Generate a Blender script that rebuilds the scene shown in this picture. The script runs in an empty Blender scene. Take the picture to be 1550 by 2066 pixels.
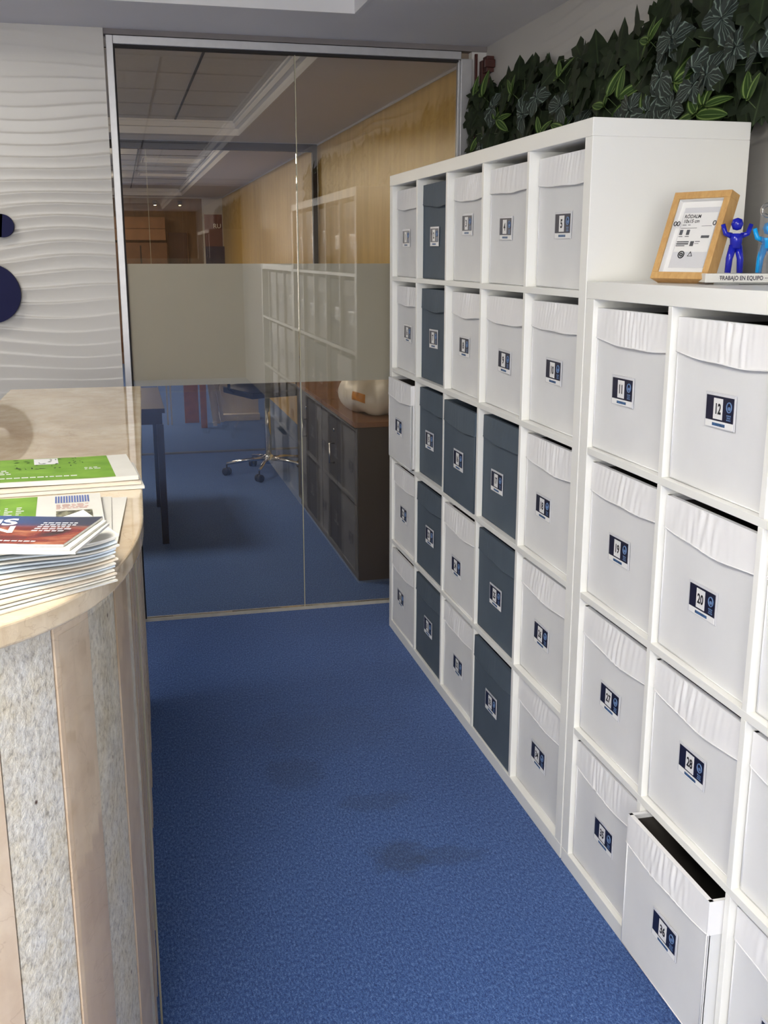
import bpy, math, random
from mathutils import Vector, Matrix
PI = math.pi
sin, cos = math.sin, math.cos
S = bpy.context.scene
C = S.collection

# ------------------------------------------------------------------ camera
cam_d = bpy.data.cameras.new('camera'); cam = bpy.data.objects.new('camera', cam_d); C.objects.link(cam)
cam.location = (-1.0287, -2.2514, 1.5247); cam.rotation_euler = (1.3304, -0.0004, -0.2422)
cam_d.sensor_fit = 'VERTICAL'; cam_d.sensor_height = 36; cam_d.lens = 36 * 2111.5 / 2066
cam_d.clip_start = 0.02; cam_d.clip_end = 60
S.camera = cam
# ------------------------------------------------------------------ view
S.view_settings.view_transform = 'Standard'; S.view_settings.look = 'None'
S.view_settings.exposure = 0.0; S.view_settings.gamma = 1.0
S.view_settings.use_curve_mapping = False
# ------------------------------------------------------------------ world and lamps
w = bpy.data.worlds.new('world'); S.world = w; w.use_nodes = True
bg = w.node_tree.nodes['Background']; bg.inputs[0].default_value = (0.75, 0.85, 1, 1); bg.inputs[1].default_value = 1.0

def area(name, loc, rot, sx, sy, power, col):
    l = bpy.data.lights.new(name, 'AREA'); l.shape = 'RECTANGLE'; l.size = sx; l.size_y = sy
    l.energy = power; l.color = col
    o = bpy.data.objects.new(name, l); C.objects.link(o); o.location = loc; o.rotation_euler = rot
    return o
# daylight through the shop window in the back wall of the reception (behind the photographer)
area('daylight', (-2.35, -6.9, 1.45), (PI / 2, 0, 0), 2.0, 1.7, 150, (1.0, 0.97, 0.92))
PANEL = 28.0        # reception ceiling panels
PANEL_OFF = 42.0    # added ceiling panels, out of view, that brighten the rooms behind the glass

# ------------------------------------------------------------------ materials
def lin(c):
    return tuple(((v / 255) / 12.92 if v / 255 <= 0.04045 else ((v / 255 + 0.055) / 1.055) ** 2.4) for v in c)
class NT:
    def __init__(s, name):
        s.m = bpy.data.materials.new(name); s.m.use_nodes = True; s.t = s.m.node_tree; s.b = s.t.nodes['Principled BSDF']
    def n(s, ty, **kw):
        nd = s.t.nodes.new(ty)
        for k, v in kw.items():
            if k.startswith('i_'):
                key = k[2:]; key = int(key) if key.isdigit() else key.replace('_', ' ')
                nd.inputs[key].default_value = v
            else: setattr(nd, k, v)
        return nd
    def l(s, a, b): s.t.links.new(a, b)
    def ramp(s, fac, stops, interp='LINEAR'):
        r = s.n('ShaderNodeValToRGB'); r.color_ramp.interpolation = interp
        while len(r.color_ramp.elements) < len(stops): r.color_ramp.elements.new(0.5)
        for e, (p, c) in zip(r.color_ramp.elements, stops):
            e.position = p; e.color = (*c, 1) if len(c) == 3 else c
        s.l(fac, r.inputs[0]); return r
    def coord(s, scale=(1, 1, 1), which='Object'):
        tc = s.n('ShaderNodeTexCoord'); mp = s.n('ShaderNodeMapping'); mp.inputs['Scale'].default_value = scale
        s.l(tc.outputs[which], mp.inputs[0]); return mp.outputs[0]
    def noise(s, v, scale, detail=3, rough=0.5, dist=0.0):
        n = s.n('ShaderNodeTexNoise'); s.l(v, n.inputs['Vector'])
        n.inputs['Scale'].default_value = scale; n.inputs['Detail'].default_value = detail
        n.inputs['Roughness'].default_value = rough; n.inputs['Distortion'].default_value = dist
        return n.outputs['Fac']
    def mix(s, fac, a, b, mode='MIX'):
        m = s.n('ShaderNodeMix', data_type='RGBA', blend_type=mode)
        for inp, v in ((m.inputs['Factor'], fac), (m.inputs['A'], a), (m.inputs['B'], b)):
            if hasattr(v, 'links'): s.l(v, inp)
            elif isinstance(v, (int, float)): inp.default_value = v
            else: inp.default_value = (*v, 1)
        return m.outputs['Result']
    def bump(s, h, strength, dist=0.002):
        b = s.n('ShaderNodeBump'); b.inputs['Strength'].default_value = strength; b.inputs['Distance'].default_value = dist
        s.l(h, b.inputs['Height']); s.l(b.outputs[0], s.b.inputs['Normal'])
    def set(s, col=None, rough=0.5, metal=0, spec=None, coat=0, sheen=0):
        if col is not None:
            if hasattr(col, 'links'): s.l(col, s.b.inputs['Base Color'])
            else: s.b.inputs['Base Color'].default_value = (*col, 1)
        if hasattr(rough, 'links'): s.l(rough, s.b.inputs['Roughness'])
        else: s.b.inputs['Roughness'].default_value = rough
        s.b.inputs['Metallic'].default_value = metal
        if spec is not None: s.b.inputs['Specular IOR Level'].default_value = spec
        s.b.inputs['Coat Weight'].default_value = coat
        s.b.inputs['Sheen Weight'].default_value = sheen
        return s.m

def simple(name, rgb, rough=0.5, metal=0, spec=None, var=0.05, vscale=8, bump=0, bscale=200):
    t = NT(name); v = t.coord()
    c = lin(rgb); nz = t.noise(v, vscale, 3)
    r = t.ramp(nz, [(0.3, tuple(x * (1 - var) for x in c)), (0.7, tuple(min(1, x * (1 + var)) for x in c))])
    if bump: t.bump(t.noise(v, bscale, 2), bump, 0.001)
    return t.set(r.outputs[0], rough, metal, spec)

def emit(name, rgb, strength):
    t = NT(name); t.set(rgb, 0.6)
    t.b.inputs['Emission Color'].default_value = (*rgb, 1); t.b.inputs['Emission Strength'].default_value = strength
    return t.m

M = {}
M['ceiling'] = simple('ceiling_paint', (222, 220, 222), 0.9, var=0.015, vscale=3)
M['wall_white'] = simple('white_wall_paint', (214, 212, 208), 0.75, var=0.02, vscale=3)
M['wave'] = simple('wave_relief_panel', (192, 189, 184), 0.32, var=0.02, vscale=2)
M['moulding'] = simple('white_moulding', (228, 227, 228), 0.6, var=0.01)
M['tile'] = simple('ceiling_tile', (205, 203, 200), 0.9, var=0.03, vscale=40, bump=0.15, bscale=300)
M['shadow_grey'] = simple('painted_gap_shade', (128, 122, 122), 0.8)  # grey painted as the shade in the gap over the glass frame
M['dark_gap'] = simple('dark_joint', (40, 36, 36), 0.8)
M['shelf'] = simple('white_laminate', (243, 243, 239), 0.38, var=0.006, vscale=4, bump=0.02, bscale=60)
M['alu'] = simple('brushed_aluminium', (190, 190, 192), 0.42, 0.55, var=0.04, vscale=30)
M['alu_dark'] = simple('dark_frame_metal', (52, 46, 46), 0.5, 0.3)
M['track'] = simple('floor_track_metal', (186, 182, 172), 0.5, 0.2, var=0.08, vscale=30)
M['chrome'] = simple('chrome', (215, 215, 215), 0.15, 1.0, var=0.02)
M['black_plastic'] = simple('black_plastic', (22, 22, 26), 0.5)
M['dark_laminate'] = simple('dark_brown_laminate', (52, 42, 38), 0.45, var=0.08, vscale=12)
M['grey_door'] = simple('charcoal_cabinet_door', (60, 57, 60), 0.5, var=0.05)
M['red_wood'] = simple('dark_red_stained_wood', (70, 28, 22), 0.45, var=0.2, vscale=30)
M['navy'] = simple('navy_lacquer', (26, 28, 66), 0.7, spec=0.2, var=0.05)
M['paper'] = simple('newsprint', (226, 224, 216), 0.8, var=0.03, vscale=15)
M['paper_blue'] = simple('bluish_newsprint', (208, 220, 232), 0.8, var=0.05, vscale=12)
M['paper_cream'] = simple('cream_newsprint', (232, 220, 202), 0.8, var=0.04, vscale=12)
M['white_print'] = simple('white_print', (240, 240, 240), 0.6, var=0.01)
M['grey_print'] = simple('grey_print', (90, 92, 98), 0.6)
M['black_print'] = simple('black_print', (28, 28, 34), 0.6)
M['navy_print'] = simple('navy_print', (22, 24, 52), 0.35, var=0.04)
M['card'] = simple('number_card', (238, 238, 238), 0.4, var=0.01)
M['sticker'] = simple('sticker_plastic', (222, 223, 228), 0.25, var=0.01)
M['logo_blue'] = simple('emblem_blue', (110, 140, 185), 0.4)
M['bar_blue'] = simple('blue_strip_print', (62, 98, 142), 0.4, var=0.5, vscale=160)
M['red_print'] = simple('pale_red_print', (214, 170, 160), 0.7, var=0.2, vscale=300)
M['white_panel'] = simple('white_board', (205, 203, 196), 0.6)
M['orange_board'] = simple('orange_wood_board', (168, 104, 48), 0.5, var=0.15, vscale=15)
M['brown_wood'] = simple('mid_brown_wood', (118, 78, 46), 0.5, var=0.15, vscale=8)
M['tan_wood'] = simple('tan_wood_cabinet', (165, 118, 78), 0.5, var=0.1, vscale=8)
M['banner'] = simple('dark_red_banner', (84, 40, 44), 0.6)
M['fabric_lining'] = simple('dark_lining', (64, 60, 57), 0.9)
M['panel_lamp'] = emit('led_panel', (1.0, 0.945, 0.85), PANEL)
M['panel_added'] = emit('added_office_light', (1.0, 0.91, 0.74), PANEL_OFF)  # strong glow of the added panels hidden behind the wavy wall
M['panel_dim'] = emit('unlit_tube_diffuser', (0.8, 0.76, 0.68), 0.12)
M['spot'] = emit('spot_bulb', (1.0, 0.85, 0.5), 12)

def carpet():
    t = NT('blue_carpet'); v = t.coord((1, 0.42, 1)); v1 = t.coord()
    a = t.noise(v, 210, 3, 0.7); b = t.noise(v, 620, 2, 0.6); big = t.noise(v1, 1.6, 3, 0.5)
    mx = t.n('ShaderNodeMath', operation='MULTIPLY_ADD', i_1=0.55); t.l(a, mx.inputs[0])
    m2 = t.n('ShaderNodeMath', operation='MULTIPLY', i_1=0.45); t.l(b, m2.inputs[0]); t.l(m2.outputs[0], mx.inputs[2])
    r = t.ramp(mx.outputs[0], [(0.36, lin((34, 60, 110))), (0.50, lin((64, 98, 160))), (0.60, lin((100, 134, 194))), (0.70, lin((156, 182, 224)))])
    # worn, dirty patches with a shape of their own
    col = r.outputs[0]
    sep = t.n('ShaderNodeSeparateXYZ'); tc = t.n('ShaderNodeTexCoord'); t.l(tc.outputs['Object'], sep.inputs[0])
    nz = t.noise(v1, 14, 4, 0.6)
    for cx, cy, rx, ry, amt in ((-0.40, 0.10, 0.085, 0.085, 0.40), (-0.28, 0.08, 0.10, 0.05, 0.28), (-0.40, 0.40, 0.11, 0.06, 0.22), (-0.60, 0.62, 0.10, 0.12, 0.22), (-0.45, 0.9, 0.3, 0.2, 0.12)):
        dx = t.n('ShaderNodeMath', operation='SUBTRACT', i_1=cx); t.l(sep.outputs[0], dx.inputs[0])
        dy = t.n('ShaderNodeMath', operation='SUBTRACT', i_1=cy); t.l(sep.outputs[1], dy.inputs[0])
        cb = t.n('ShaderNodeCombineXYZ')
        ax = t.n('ShaderNodeMath', operation='DIVIDE', i_1=rx); t.l(dx.outputs[0], ax.inputs[0]); t.l(ax.outputs[0], cb.inputs[0])
        ay = t.n('ShaderNodeMath', operation='DIVIDE', i_1=ry); t.l(dy.outputs[0], ay.inputs[0]); t.l(ay.outputs[0], cb.inputs[1])
        ln = t.n('ShaderNodeVectorMath', operation='LENGTH'); t.l(cb.outputs[0], ln.inputs[0])
        ad = t.n('ShaderNodeMath', operation='MULTIPLY_ADD', i_1=1.6); t.l(nz, ad.inputs[0]); t.l(ln.outputs['Value'], ad.inputs[2])
        mr = t.n('ShaderNodeMapRange', interpolation_type='SMOOTHSTEP'); t.l(ad.outputs[0], mr.inputs[0])
        mr.inputs[1].default_value = 1.35; mr.inputs[2].default_value = 1.95; mr.inputs[3].default_value = amt; mr.inputs[4].default_value = 0.0
        col = t.mix(mr.outputs[0], col, lin((46, 56, 68)))
    rb = t.ramp(big, [(0.3, (0.88, 0.88, 0.9)), (0.7, (1, 1, 1))])
    col = t.mix(1.0, col, rb.outputs[0], 'MULTIPLY')
    t.bump(mx.outputs[0], 0.8, 0.004)
    return t.set(col, 0.95, spec=0.1, sheen=0.15)
M['carpet'] = carpet()

def wood(name, c1, c2, scale=(14, 14, 0.9), rough=0.4):
    t = NT(name); v = t.coord(scale)
    n = t.noise(v, 1.6, 6, 0.6, 0.6); f = t.noise(v, 9, 3, 0.6)
    r = t.ramp(n, [(0.3, lin(c1)), (0.7, lin(c2))]); c = t.mix(0.25, r.outputs[0], t.ramp(f, [(0.3, lin(c1)), (0.7, lin(c2))]).outputs[0])
    return t.set(c, rough)
M['veneer'] = wood('maple_veneer', (184, 148, 70), (220, 186, 108), (5, 5, 0.5), 0.35)
M['oak'] = wood('oak_frame_wood', (186, 142, 84), (212, 172, 112), (60, 60, 12), 0.5)
M['far_wood'] = wood('brown_panelling', (96, 70, 40), (136, 100, 62), (6, 6, 0.6), 0.5)

def marble(name, dark, mid, light, rough, seams=False, coat=0.0):
    t = NT(name); v = t.coord()
    n = t.noise(v, 2.2, 6, 0.62, 1.4); f = t.noise(v, 18, 5, 0.6, 0.5)
    r = t.ramp(n, [(0.32, lin(dark)), (0.48, lin(mid)), (0.62, lin(light)), (0.72, lin(mid))])
    c = t.mix(0.3, r.outputs[0], t.ramp(f, [(0.35, lin(dark)), (0.6, lin(light))]).outputs[0])
    vn = t.n('ShaderNodeTexNoise'); t.l(v, vn.inputs['Vector']); vn.inputs['Scale'].default_value = 5; vn.inputs['Detail'].default_value = 8; vn.inputs['Distortion'].default_value = 2.5
    ab = t.n('ShaderNodeMath', operation='SUBTRACT', i_1=0.5); t.l(vn.outputs['Fac'], ab.inputs[0])
    a2 = t.n('ShaderNodeMath', operation='ABSOLUTE'); t.l(ab.outputs[0], a2.inputs[0])
    vein = t.ramp(a2.outputs[0], [(0.0, (1, 1, 1)), (0.008, (0, 0, 0))])
    vm = t.n('ShaderNodeMath', operation='MULTIPLY', i_1=0.22); t.l(vein.outputs[0], vm.inputs[0])
    c = t.mix(vm.outputs[0], c, lin((150, 112, 74)))
    m = t.set(c, rough, coat=coat)
    return m
M['marble'] = marble('cream_marble', (196, 172, 140), (214, 192, 160), (232, 216, 188), 0.025)
M['marble_edge'] = marble('cream_marble_edge', (200, 176, 142), (216, 194, 160), (230, 212, 182), 0.3)
M['marble_strip'] = marble('travertine_strip', (206, 182, 156), (218, 196, 170), (234, 216, 192), 0.3)

def granite():
    t = NT('rough_split_granite'); v = t.coord((1, 1, 0.8))
    n = t.noise(v, 120, 4, 0.65, 0.0); n2 = t.noise(v, 22, 3, 0.6); n3 = t.noise(v, 190, 2, 0.5)
    vo = t.n('ShaderNodeTexVoronoi', i_Scale=42.0); t.l(v, vo.inputs['Vector'])
    r = t.ramp(n, [(0.30, lin((140, 134, 124))), (0.42, lin((206, 200, 186))), (0.55, lin((232, 228, 216))), (0.70, lin((250, 246, 232)))])
    c = t.mix(0.35, r.outputs[0], t.ramp(n2, [(0.35, lin((222, 208, 176))), (0.65, lin((222, 224, 226)))]).outputs[0])
    sp = t.ramp(vo.outputs['Distance'], [(0.10, (1, 1, 1)), (0.17, (0, 0, 0))])
    rr = t.n('ShaderNodeMath', operation='GREATER_THAN', i_1=0.86); sc = t.n('ShaderNodeSeparateColor'); t.l(vo.outputs['Color'], sc.inputs[0]); t.l(sc.outputs[0], rr.inputs[0])
    mu = t.n('ShaderNodeMath', operation='MULTIPLY'); t.l(sp.outputs[0], mu.inputs[0]); t.l(rr.outputs[0], mu.inputs[1])
    c = t.mix(mu.outputs[0], c, lin((84, 66, 58)))
    h = t.n('ShaderNodeMath', operation='MULTIPLY_ADD', i_1=0.5); t.l(n3, h.inputs[0]); t.l(n, h.inputs[2])
    t.bump(h.outputs[0], 0.9, 0.003)
    return t.set(c, 0.75)
M['granite'] = granite()

def fabric(name, rgb, rgb2, rough=0.8, sheen=0.0):
    t = NT(name); v = t.coord(); n = t.noise(v, 9, 3); f = t.noise(v, 900, 2)
    c = t.ramp(n, [(0.3, lin(rgb)), (0.7, lin(rgb2))])
    t.bump(f, 0.12, 0.0008)
    return t.set(c.outputs[0], rough, sheen=sheen)
M['box_white'] = fabric('white_box_fabric', (223, 224, 226), (228, 229, 230), 0.75)
M['cuff_white'] = fabric('white_cuff_fabric', (238, 238, 240), (243, 243, 244), 0.6)
M['box_blue'] = fabric('slate_blue_box_fabric', (78, 91, 104), (84, 97, 110), 0.7)
M['bag'] = simple('white_plastic_bag', (215, 208, 196), 0.4, var=0.05, vscale=10)
M['bag_print'] = simple('orange_bag_print', (200, 130, 40), 0.4, var=0.3, vscale=40)
M['rope'] = simple('cream_rope', (200, 188, 160), 0.8)

def glass(name, tint, ior, base_r=0.0, rough=0.0, k=1.0):
    t = NT(name); nt = t.t; nt.nodes.remove(t.b)
    out = nt.nodes['Material Output']
    tr = t.n('ShaderNodeBsdfTransparent'); tr.inputs[0].default_value = (*tint, 1)
    gl = t.n('ShaderNodeBsdfGlossy'); gl.inputs['Roughness'].default_value = rough
    fr = t.n('ShaderNodeFresnel'); fr.inputs['IOR'].default_value = ior
    ad = t.n('ShaderNodeMath', operation='MULTIPLY_ADD', i_1=k, i_2=base_r, use_clamp=True); t.l(fr.outputs[0], ad.inputs[0])
    mx = t.n('ShaderNodeMixShader'); t.l(ad.outputs[0], mx.inputs[0]); t.l(tr.outputs[0], mx.inputs[1]); t.l(gl.outputs[0], mx.inputs[2])
    t.l(mx.outputs[0], out.inputs['Surface']); return t.m
M['glass'] = glass('partition_glass', (0.96, 0.94, 0.91), 1.5, 0.035)
M['glass_edge'] = simple('pane_edge', (190, 186, 160), 0.3)
M['plexi'] = glass('clear_plastic_sheet', (0.96, 0.95, 0.93), 1.35, 0.0, 0.06, 0.13)
M['frame_glass'] = glass('picture_glass', (0.98, 0.98, 0.98), 1.3, 0.0, 0.0, 0.3)
M['acrylic'] = glass('clear_acrylic', (0.93, 0.94, 0.95), 1.45, 0.05)
M['acrylic_white'] = simple('frosted_acrylic', (226, 226, 222), 0.25)
M['fig_blue'] = simple('royal_blue_acrylic', (26, 34, 170), 0.12)
M['fig_cyan'] = simple('cyan_acrylic', (20, 160, 235), 0.12)
def film():
    t = NT('frosted_film'); nt = t.t; nt.nodes.remove(t.b); out = nt.nodes['Material Output']
    v = t.coord()
    d = t.n('ShaderNodeBsdfDiffuse'); d.inputs[0].default_value = (*lin((228, 232, 226)), 1)
    tl = t.n('ShaderNodeBsdfTranslucent'); tl.inputs[0].default_value = (*lin((208, 208, 208)), 1)
    tr = t.n('ShaderNodeBsdfTransparent'); tr.inputs[0].default_value = (0.85, 0.86, 0.84, 1)
    m1 = t.n('ShaderNodeMixShader', i_0=0.35); t.l(d.outputs[0], m1.inputs[1]); t.l(tl.outputs[0], m1.inputs[2])
    m2 = t.n('ShaderNodeMixShader', i_0=0.22); t.l(m1.outputs[0], m2.inputs[1]); t.l(tr.outputs[0], m2.inputs[2])
    t.l(m2.outputs[0], out.inputs['Surface']); return t.m
M['film'] = film()

def leaf_mat(name, kind):
    t = NT(name); uv = t.n('ShaderNodeTexCoord').outputs['UV']; sp = t.n('ShaderNodeSeparateXYZ'); t.l(uv, sp.inputs[0])
    ox = t.coord(); nz = t.noise(ox, 25, 3)
    ax = t.n('ShaderNodeMath', operation='ABSOLUTE'); t.l(sp.outputs[0], ax.inputs[0])
    if kind == 'ivy':
        c = t.ramp(nz, [(0.3, lin((22, 32, 18))), (0.7, lin((40, 52, 30)))]).outputs[0]
        r = t.ramp(ax.outputs[0], [(0.0, (1, 1, 1)), (0.03, (0, 0, 0))]).outputs[0]
        m_ = t.n('ShaderNodeMath', operation='MULTIPLY', i_1=0.3); t.l(r, m_.inputs[0])
        c = t.mix(m_.outputs[0], c, lin((84, 104, 66)))
    elif kind == 'variegated':
        c = t.ramp(ax.outputs[0], [(0.0, lin((116, 140, 80))), (0.08, lin((46, 70, 30))), (0.50, lin((52, 78, 32))), (0.62, lin((128, 150, 84))), (0.70, lin((116, 140, 74))), (0.80, lin((44, 66, 28)))]).outputs[0]
    else:
        at = t.n('ShaderNodeMath', operation='ARCTAN2'); y2 = t.n('ShaderNodeMath', operation='ADD', i_1=0.0); t.l(sp.outputs[1], y2.inputs[0])
        t.l(ax.outputs[0], at.inputs[0]); t.l(y2.outputs[0], at.inputs[1])
        sn = t.n('ShaderNodeMath', operation='MULTIPLY', i_1=13.0); t.l(at.outputs[0], sn.inputs[0])
        ad = t.n('ShaderNodeMath', operation='MULTIPLY_ADD', i_1=0.3); t.l(nz, ad.inputs[0]); t.l(sn.outputs[0], ad.inputs[2])
        cs = t.n('ShaderNodeMath', operation='COSINE'); t.l(ad.outputs[0], cs.inputs[0])
        c = t.ramp(cs.outputs[0], [(0.30, lin((46, 54, 50))), (0.80, lin((64, 76, 70))), (0.97, lin((118, 134, 124)))]).outputs[0]
    t.bump(nz, 0.3, 0.002)
    return t.set(c, 0.6, spec=0.25)
M['ivy'] = leaf_mat('dark_ivy_leaf', 'ivy'); M['varieg'] = leaf_mat('variegated_leaf', 'variegated'); M['silver'] = leaf_mat('silver_veined_leaf', 'silver')
M['stem'] = simple('green_stem', (70, 88, 48), 0.6)
M['backing'] = simple('dark_plastic_mesh', (14, 20, 12), 0.9)

def page_mats():
    # magazine cover: blue top merging to red-brown photograph; printed colours
    t = NT('magazine_cover'); uv = t.n('ShaderNodeTexCoord').outputs['UV']; sp = t.n('ShaderNodeSeparateXYZ'); t.l(uv, sp.inputs[0])
    nz = t.noise(uv, 3.5, 4, 0.5, 0.8)
    red = t.ramp(nz, [(0.32, lin((48, 22, 26))), (0.45, lin((120, 30, 28))), (0.56, lin((150, 74, 50))), (0.68, lin((196, 132, 92)))]).outputs[0]
    ad = t.n('ShaderNodeMath', operation='MULTIPLY_ADD', i_1=0.25); t.l(nz, ad.inputs[0]); t.l(sp.outputs[1], ad.inputs[2])
    f = t.ramp(ad.outputs[0], [(0.68, (0, 0, 0)), (0.84, (1, 1, 1))]).outputs[0]
    blue = t.ramp(sp.outputs[0], [(0.3, lin((52, 92, 160))), (0.9, lin((44, 48, 70)))]).outputs[0]
    M['cover'] = (t.set(t.mix(f, red, blue), 0.25))
    t = NT('green_front_page'); uv = t.n('ShaderNodeTexCoord').outputs['UV']; nz = t.noise(uv, 4, 3)
    M['green_page'] = t.set(t.ramp(nz, [(0.3, lin((108, 156, 44))), (0.7, lin((140, 186, 66)))]).outputs[0], 0.6)
    t = NT('printed_photo'); uv = t.n('ShaderNodeTexCoord').outputs['Object']; nz = t.noise(uv, 90, 4, 0.7)
    M['photo'] = t.set(t.ramp(nz, [(0.35, lin((40, 40, 36))), (0.5, lin((104, 102, 82))), (0.65, lin((170, 168, 140)))]).outputs[0], 0.6)
    M['halftone'] = simple('printed_dark_figure', (44, 66, 30), 0.6, var=0.6, vscale=60)
    M['blue_print'] = simple('blue_print', (92, 112, 176), 0.6)
page_mats()

# ------------------------------------------------------------------ mesh helpers
class MB:
    def __init__(s): s.v = []; s.f = []; s.uv = {}; s.smooth = set()
    def box(s, x0, x1, y0, y1, z0, z1, T=None):
        b = len(s.v)
        P = [(x, y, z) for z in (z0, z1) for y in (y0, y1) for x in (x0, x1)]
        s.v += [tuple(T @ Vector(p)) if T else p for p in P]
        s.f += [tuple(b + i for i in q) for q in ((0, 2, 3, 1), (4, 5, 7, 6), (0, 1, 5, 4), (2, 6, 7, 3), (0, 4, 6, 2), (1, 3, 7, 5))]
        return s
    def face(s, pts, uv=None):
        b = len(s.v); s.v += [tuple(p) for p in pts]; s.f.append(tuple(range(b, b + len(pts))))
        if uv: s.uv[len(s.f) - 1] = uv
        return s
    def grid(s, fn, nu, nv, smooth=True, flip=False):
        b = len(s.v)
        for j in range(nv + 1):
            for i in range(nu + 1): s.v.append(tuple(fn(i / nu, j / nv)))
        for j in range(nv):
            for i in range(nu):
                a = b + j * (nu + 1) + i; q = (a, a + 1, a + nu + 2, a + nu + 1); u = [(i / nu, j / nv), ((i + 1) / nu, j / nv), ((i + 1) / nu, (j + 1) / nv), (i / nu, (j + 1) / nv)]
                if flip: q = q[::-1]; u = u[::-1]
                s.f.append(q); s.uv[len(s.f) - 1] = u
                if smooth: s.smooth.add(len(s.f) - 1)
        return s
    def tube(s, pts, r, n=8, closed=False, caps=True):
        pts = [Vector(p) for p in pts]; b = len(s.v); m = len(pts); up = None
        for k, p in enumerate(pts):
            a = pts[(k - 1) % m] if (closed or k > 0) else p; c = pts[(k + 1) % m] if (closed or k < m - 1) else p
            d = (c - a).normalized()
            if up is None: up = Vector((0, 0, 1)) if abs(d.z) < 0.9 else Vector((1, 0, 0))
            e1 = d.cross(up).normalized(); up = e1.cross(d).normalized(); rr = r[k] if isinstance(r, (list, tuple)) else r
            for i in range(n):
                t = 2 * PI * i / n; s.v.append(tuple(p + (e1 * cos(t) + up * sin(t)) * rr))
        for k in range(m if closed else m - 1):
            for i in range(n):
                a0 = b + k * n + i; a1 = b + k * n + (i + 1) % n; c0 = b + ((k + 1) % m) * n + i; c1 = b + ((k + 1) % m) * n + (i + 1) % n
                s.f.append((a0, a1, c1, c0)); s.smooth.add(len(s.f) - 1)
        if caps and not closed:
            s.f.append(tuple(b + i for i in range(n))[::-1]); s.f.append(tuple(b + (m - 1) * n + i for i in range(n)))
        return s
    def lathe(s, prof, c=(0, 0, 0), n=20, T=None):
        b = len(s.v)
        for (r, z) in prof:
            for i in range(n):
                t = 2 * PI * i / n; p = Vector((c[0] + r * cos(t), c[1] + r * sin(t), c[2] + z)); s.v.append(tuple(T @ p) if T else tuple(p))
        for k in range(len(prof) - 1):
            for i in range(n):
                a = b + k * n + i; a1 = b + k * n + (i + 1) % n; s.f.append((a, a1, a1 + n, a + n)); s.smooth.add(len(s.f) - 1)
        s.f.append(tuple(b + i for i in range(n))[::-1]); s.f.append(tuple(b + (len(prof) - 1) * n + i for i in range(n)))
        return s
    def prism(s, poly, z0, z1, T=None):
        b = len(s.v); n = len(poly)
        for z in (z0, z1):
            for (x, y) in poly:
                p = Vector((x, y, z)); s.v.append(tuple(T @ p) if T else tuple(p))
        s.f.append(tuple(b + i for i in range(n))[::-1]); s.f.append(tuple(b + n + i for i in range(n)))
        for i in range(n): s.f.append((b + i, b + (i + 1) % n, b + n + (i + 1) % n, b + n + i))
        return s
    def build(s, name, mat, parent=None, bevel=0, segs=2, recalc=False, loc=None, rot=None):
        me = bpy.data.meshes.new(name); me.from_pydata(s.v, [], s.f); me.materials.append(M[mat] if isinstance(mat, str) else mat)
        if s.uv:
            ul = me.uv_layers.new(name='UVMap')
            for fi, uvs in s.uv.items():
                p = me.polygons[fi]
                for k, li in enumerate(p.loop_indices): ul.data[li].uv = uvs[k]
        for fi in s.smooth: me.polygons[fi].use_smooth = True
        me.update(); o = bpy.data.objects.new(name, me); C.objects.link(o)
        if loc: o.location = loc
        if rot: o.rotation_euler = rot
        if parent: o.parent = parent
        if bevel:
            md = o.modifiers.new('bevel', 'BEVEL'); md.width = bevel; md.segments = segs; md.limit_method = 'ANGLE'; md.angle_limit = math.radians(40)
        return o
def tag(o, label=None, cat=None, group=None, kind=None):
    if label: o['label'] = label
    if cat: o['category'] = cat
    if group: o['group'] = group
    if kind: o['kind'] = kind
    return o
def thing(name, loc, label, cat, group=None, rot=(0, 0, 0)):
    o = bpy.data.objects.new(name, None); o.empty_display_size = 0.05; C.objects.link(o); o.location = loc; o.rotation_euler = rot
    return tag(o, label, cat, group)
def struct(mb, name, mat, **k):
    return tag(mb.build(name, mat, **k), kind='structure')

_tc = {}
def text_geo(txt, size, bold=0.0):
    key = (txt, size, bold)
    if key in _tc: return _tc[key]
    cu = bpy.data.curves.new('t', 'FONT'); cu.body = txt; cu.size = size; cu.align_x = 'CENTER'; cu.align_y = 'CENTER'; cu.offset = bold; cu.resolution_u = 3
    ob = bpy.data.objects.new('t', cu); C.objects.link(ob)
    dg = bpy.context.evaluated_depsgraph_get(); me = bpy.data.meshes.new_from_object(ob.evaluated_get(dg))
    r = ([tuple(v.co) for v in me.vertices], [tuple(p.vertices) for p in me.polygons])
    bpy.data.objects.remove(ob); bpy.data.curves.remove(cu); bpy.data.meshes.remove(me)
    _tc[key] = r; return r
def add_text(mb, txt, size, fn, bold=0.0, sx=1.0):
    """put flat lettering through fn(x, y) -> 3D point"""
    vs, fs = text_geo(txt, size, bold); b = len(mb.v)
    mb.v += [tuple(fn(x * sx, y)) for x, y, z in vs]; mb.f += [tuple(b + i for i in f) for f in fs]
    return mb

# ------------------------------------------------------------------ setting
CE = 2.35; GY = 2.125; PY = 6.05; FY = 13.9; XW = 0.48; XL = -3.6; YB = -7.0; XO = 0.50
struct(MB().box(XL - .1, 1.0, YB - .1, FY + .2, -0.08, 0.0), 'floor', 'carpet')

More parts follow.
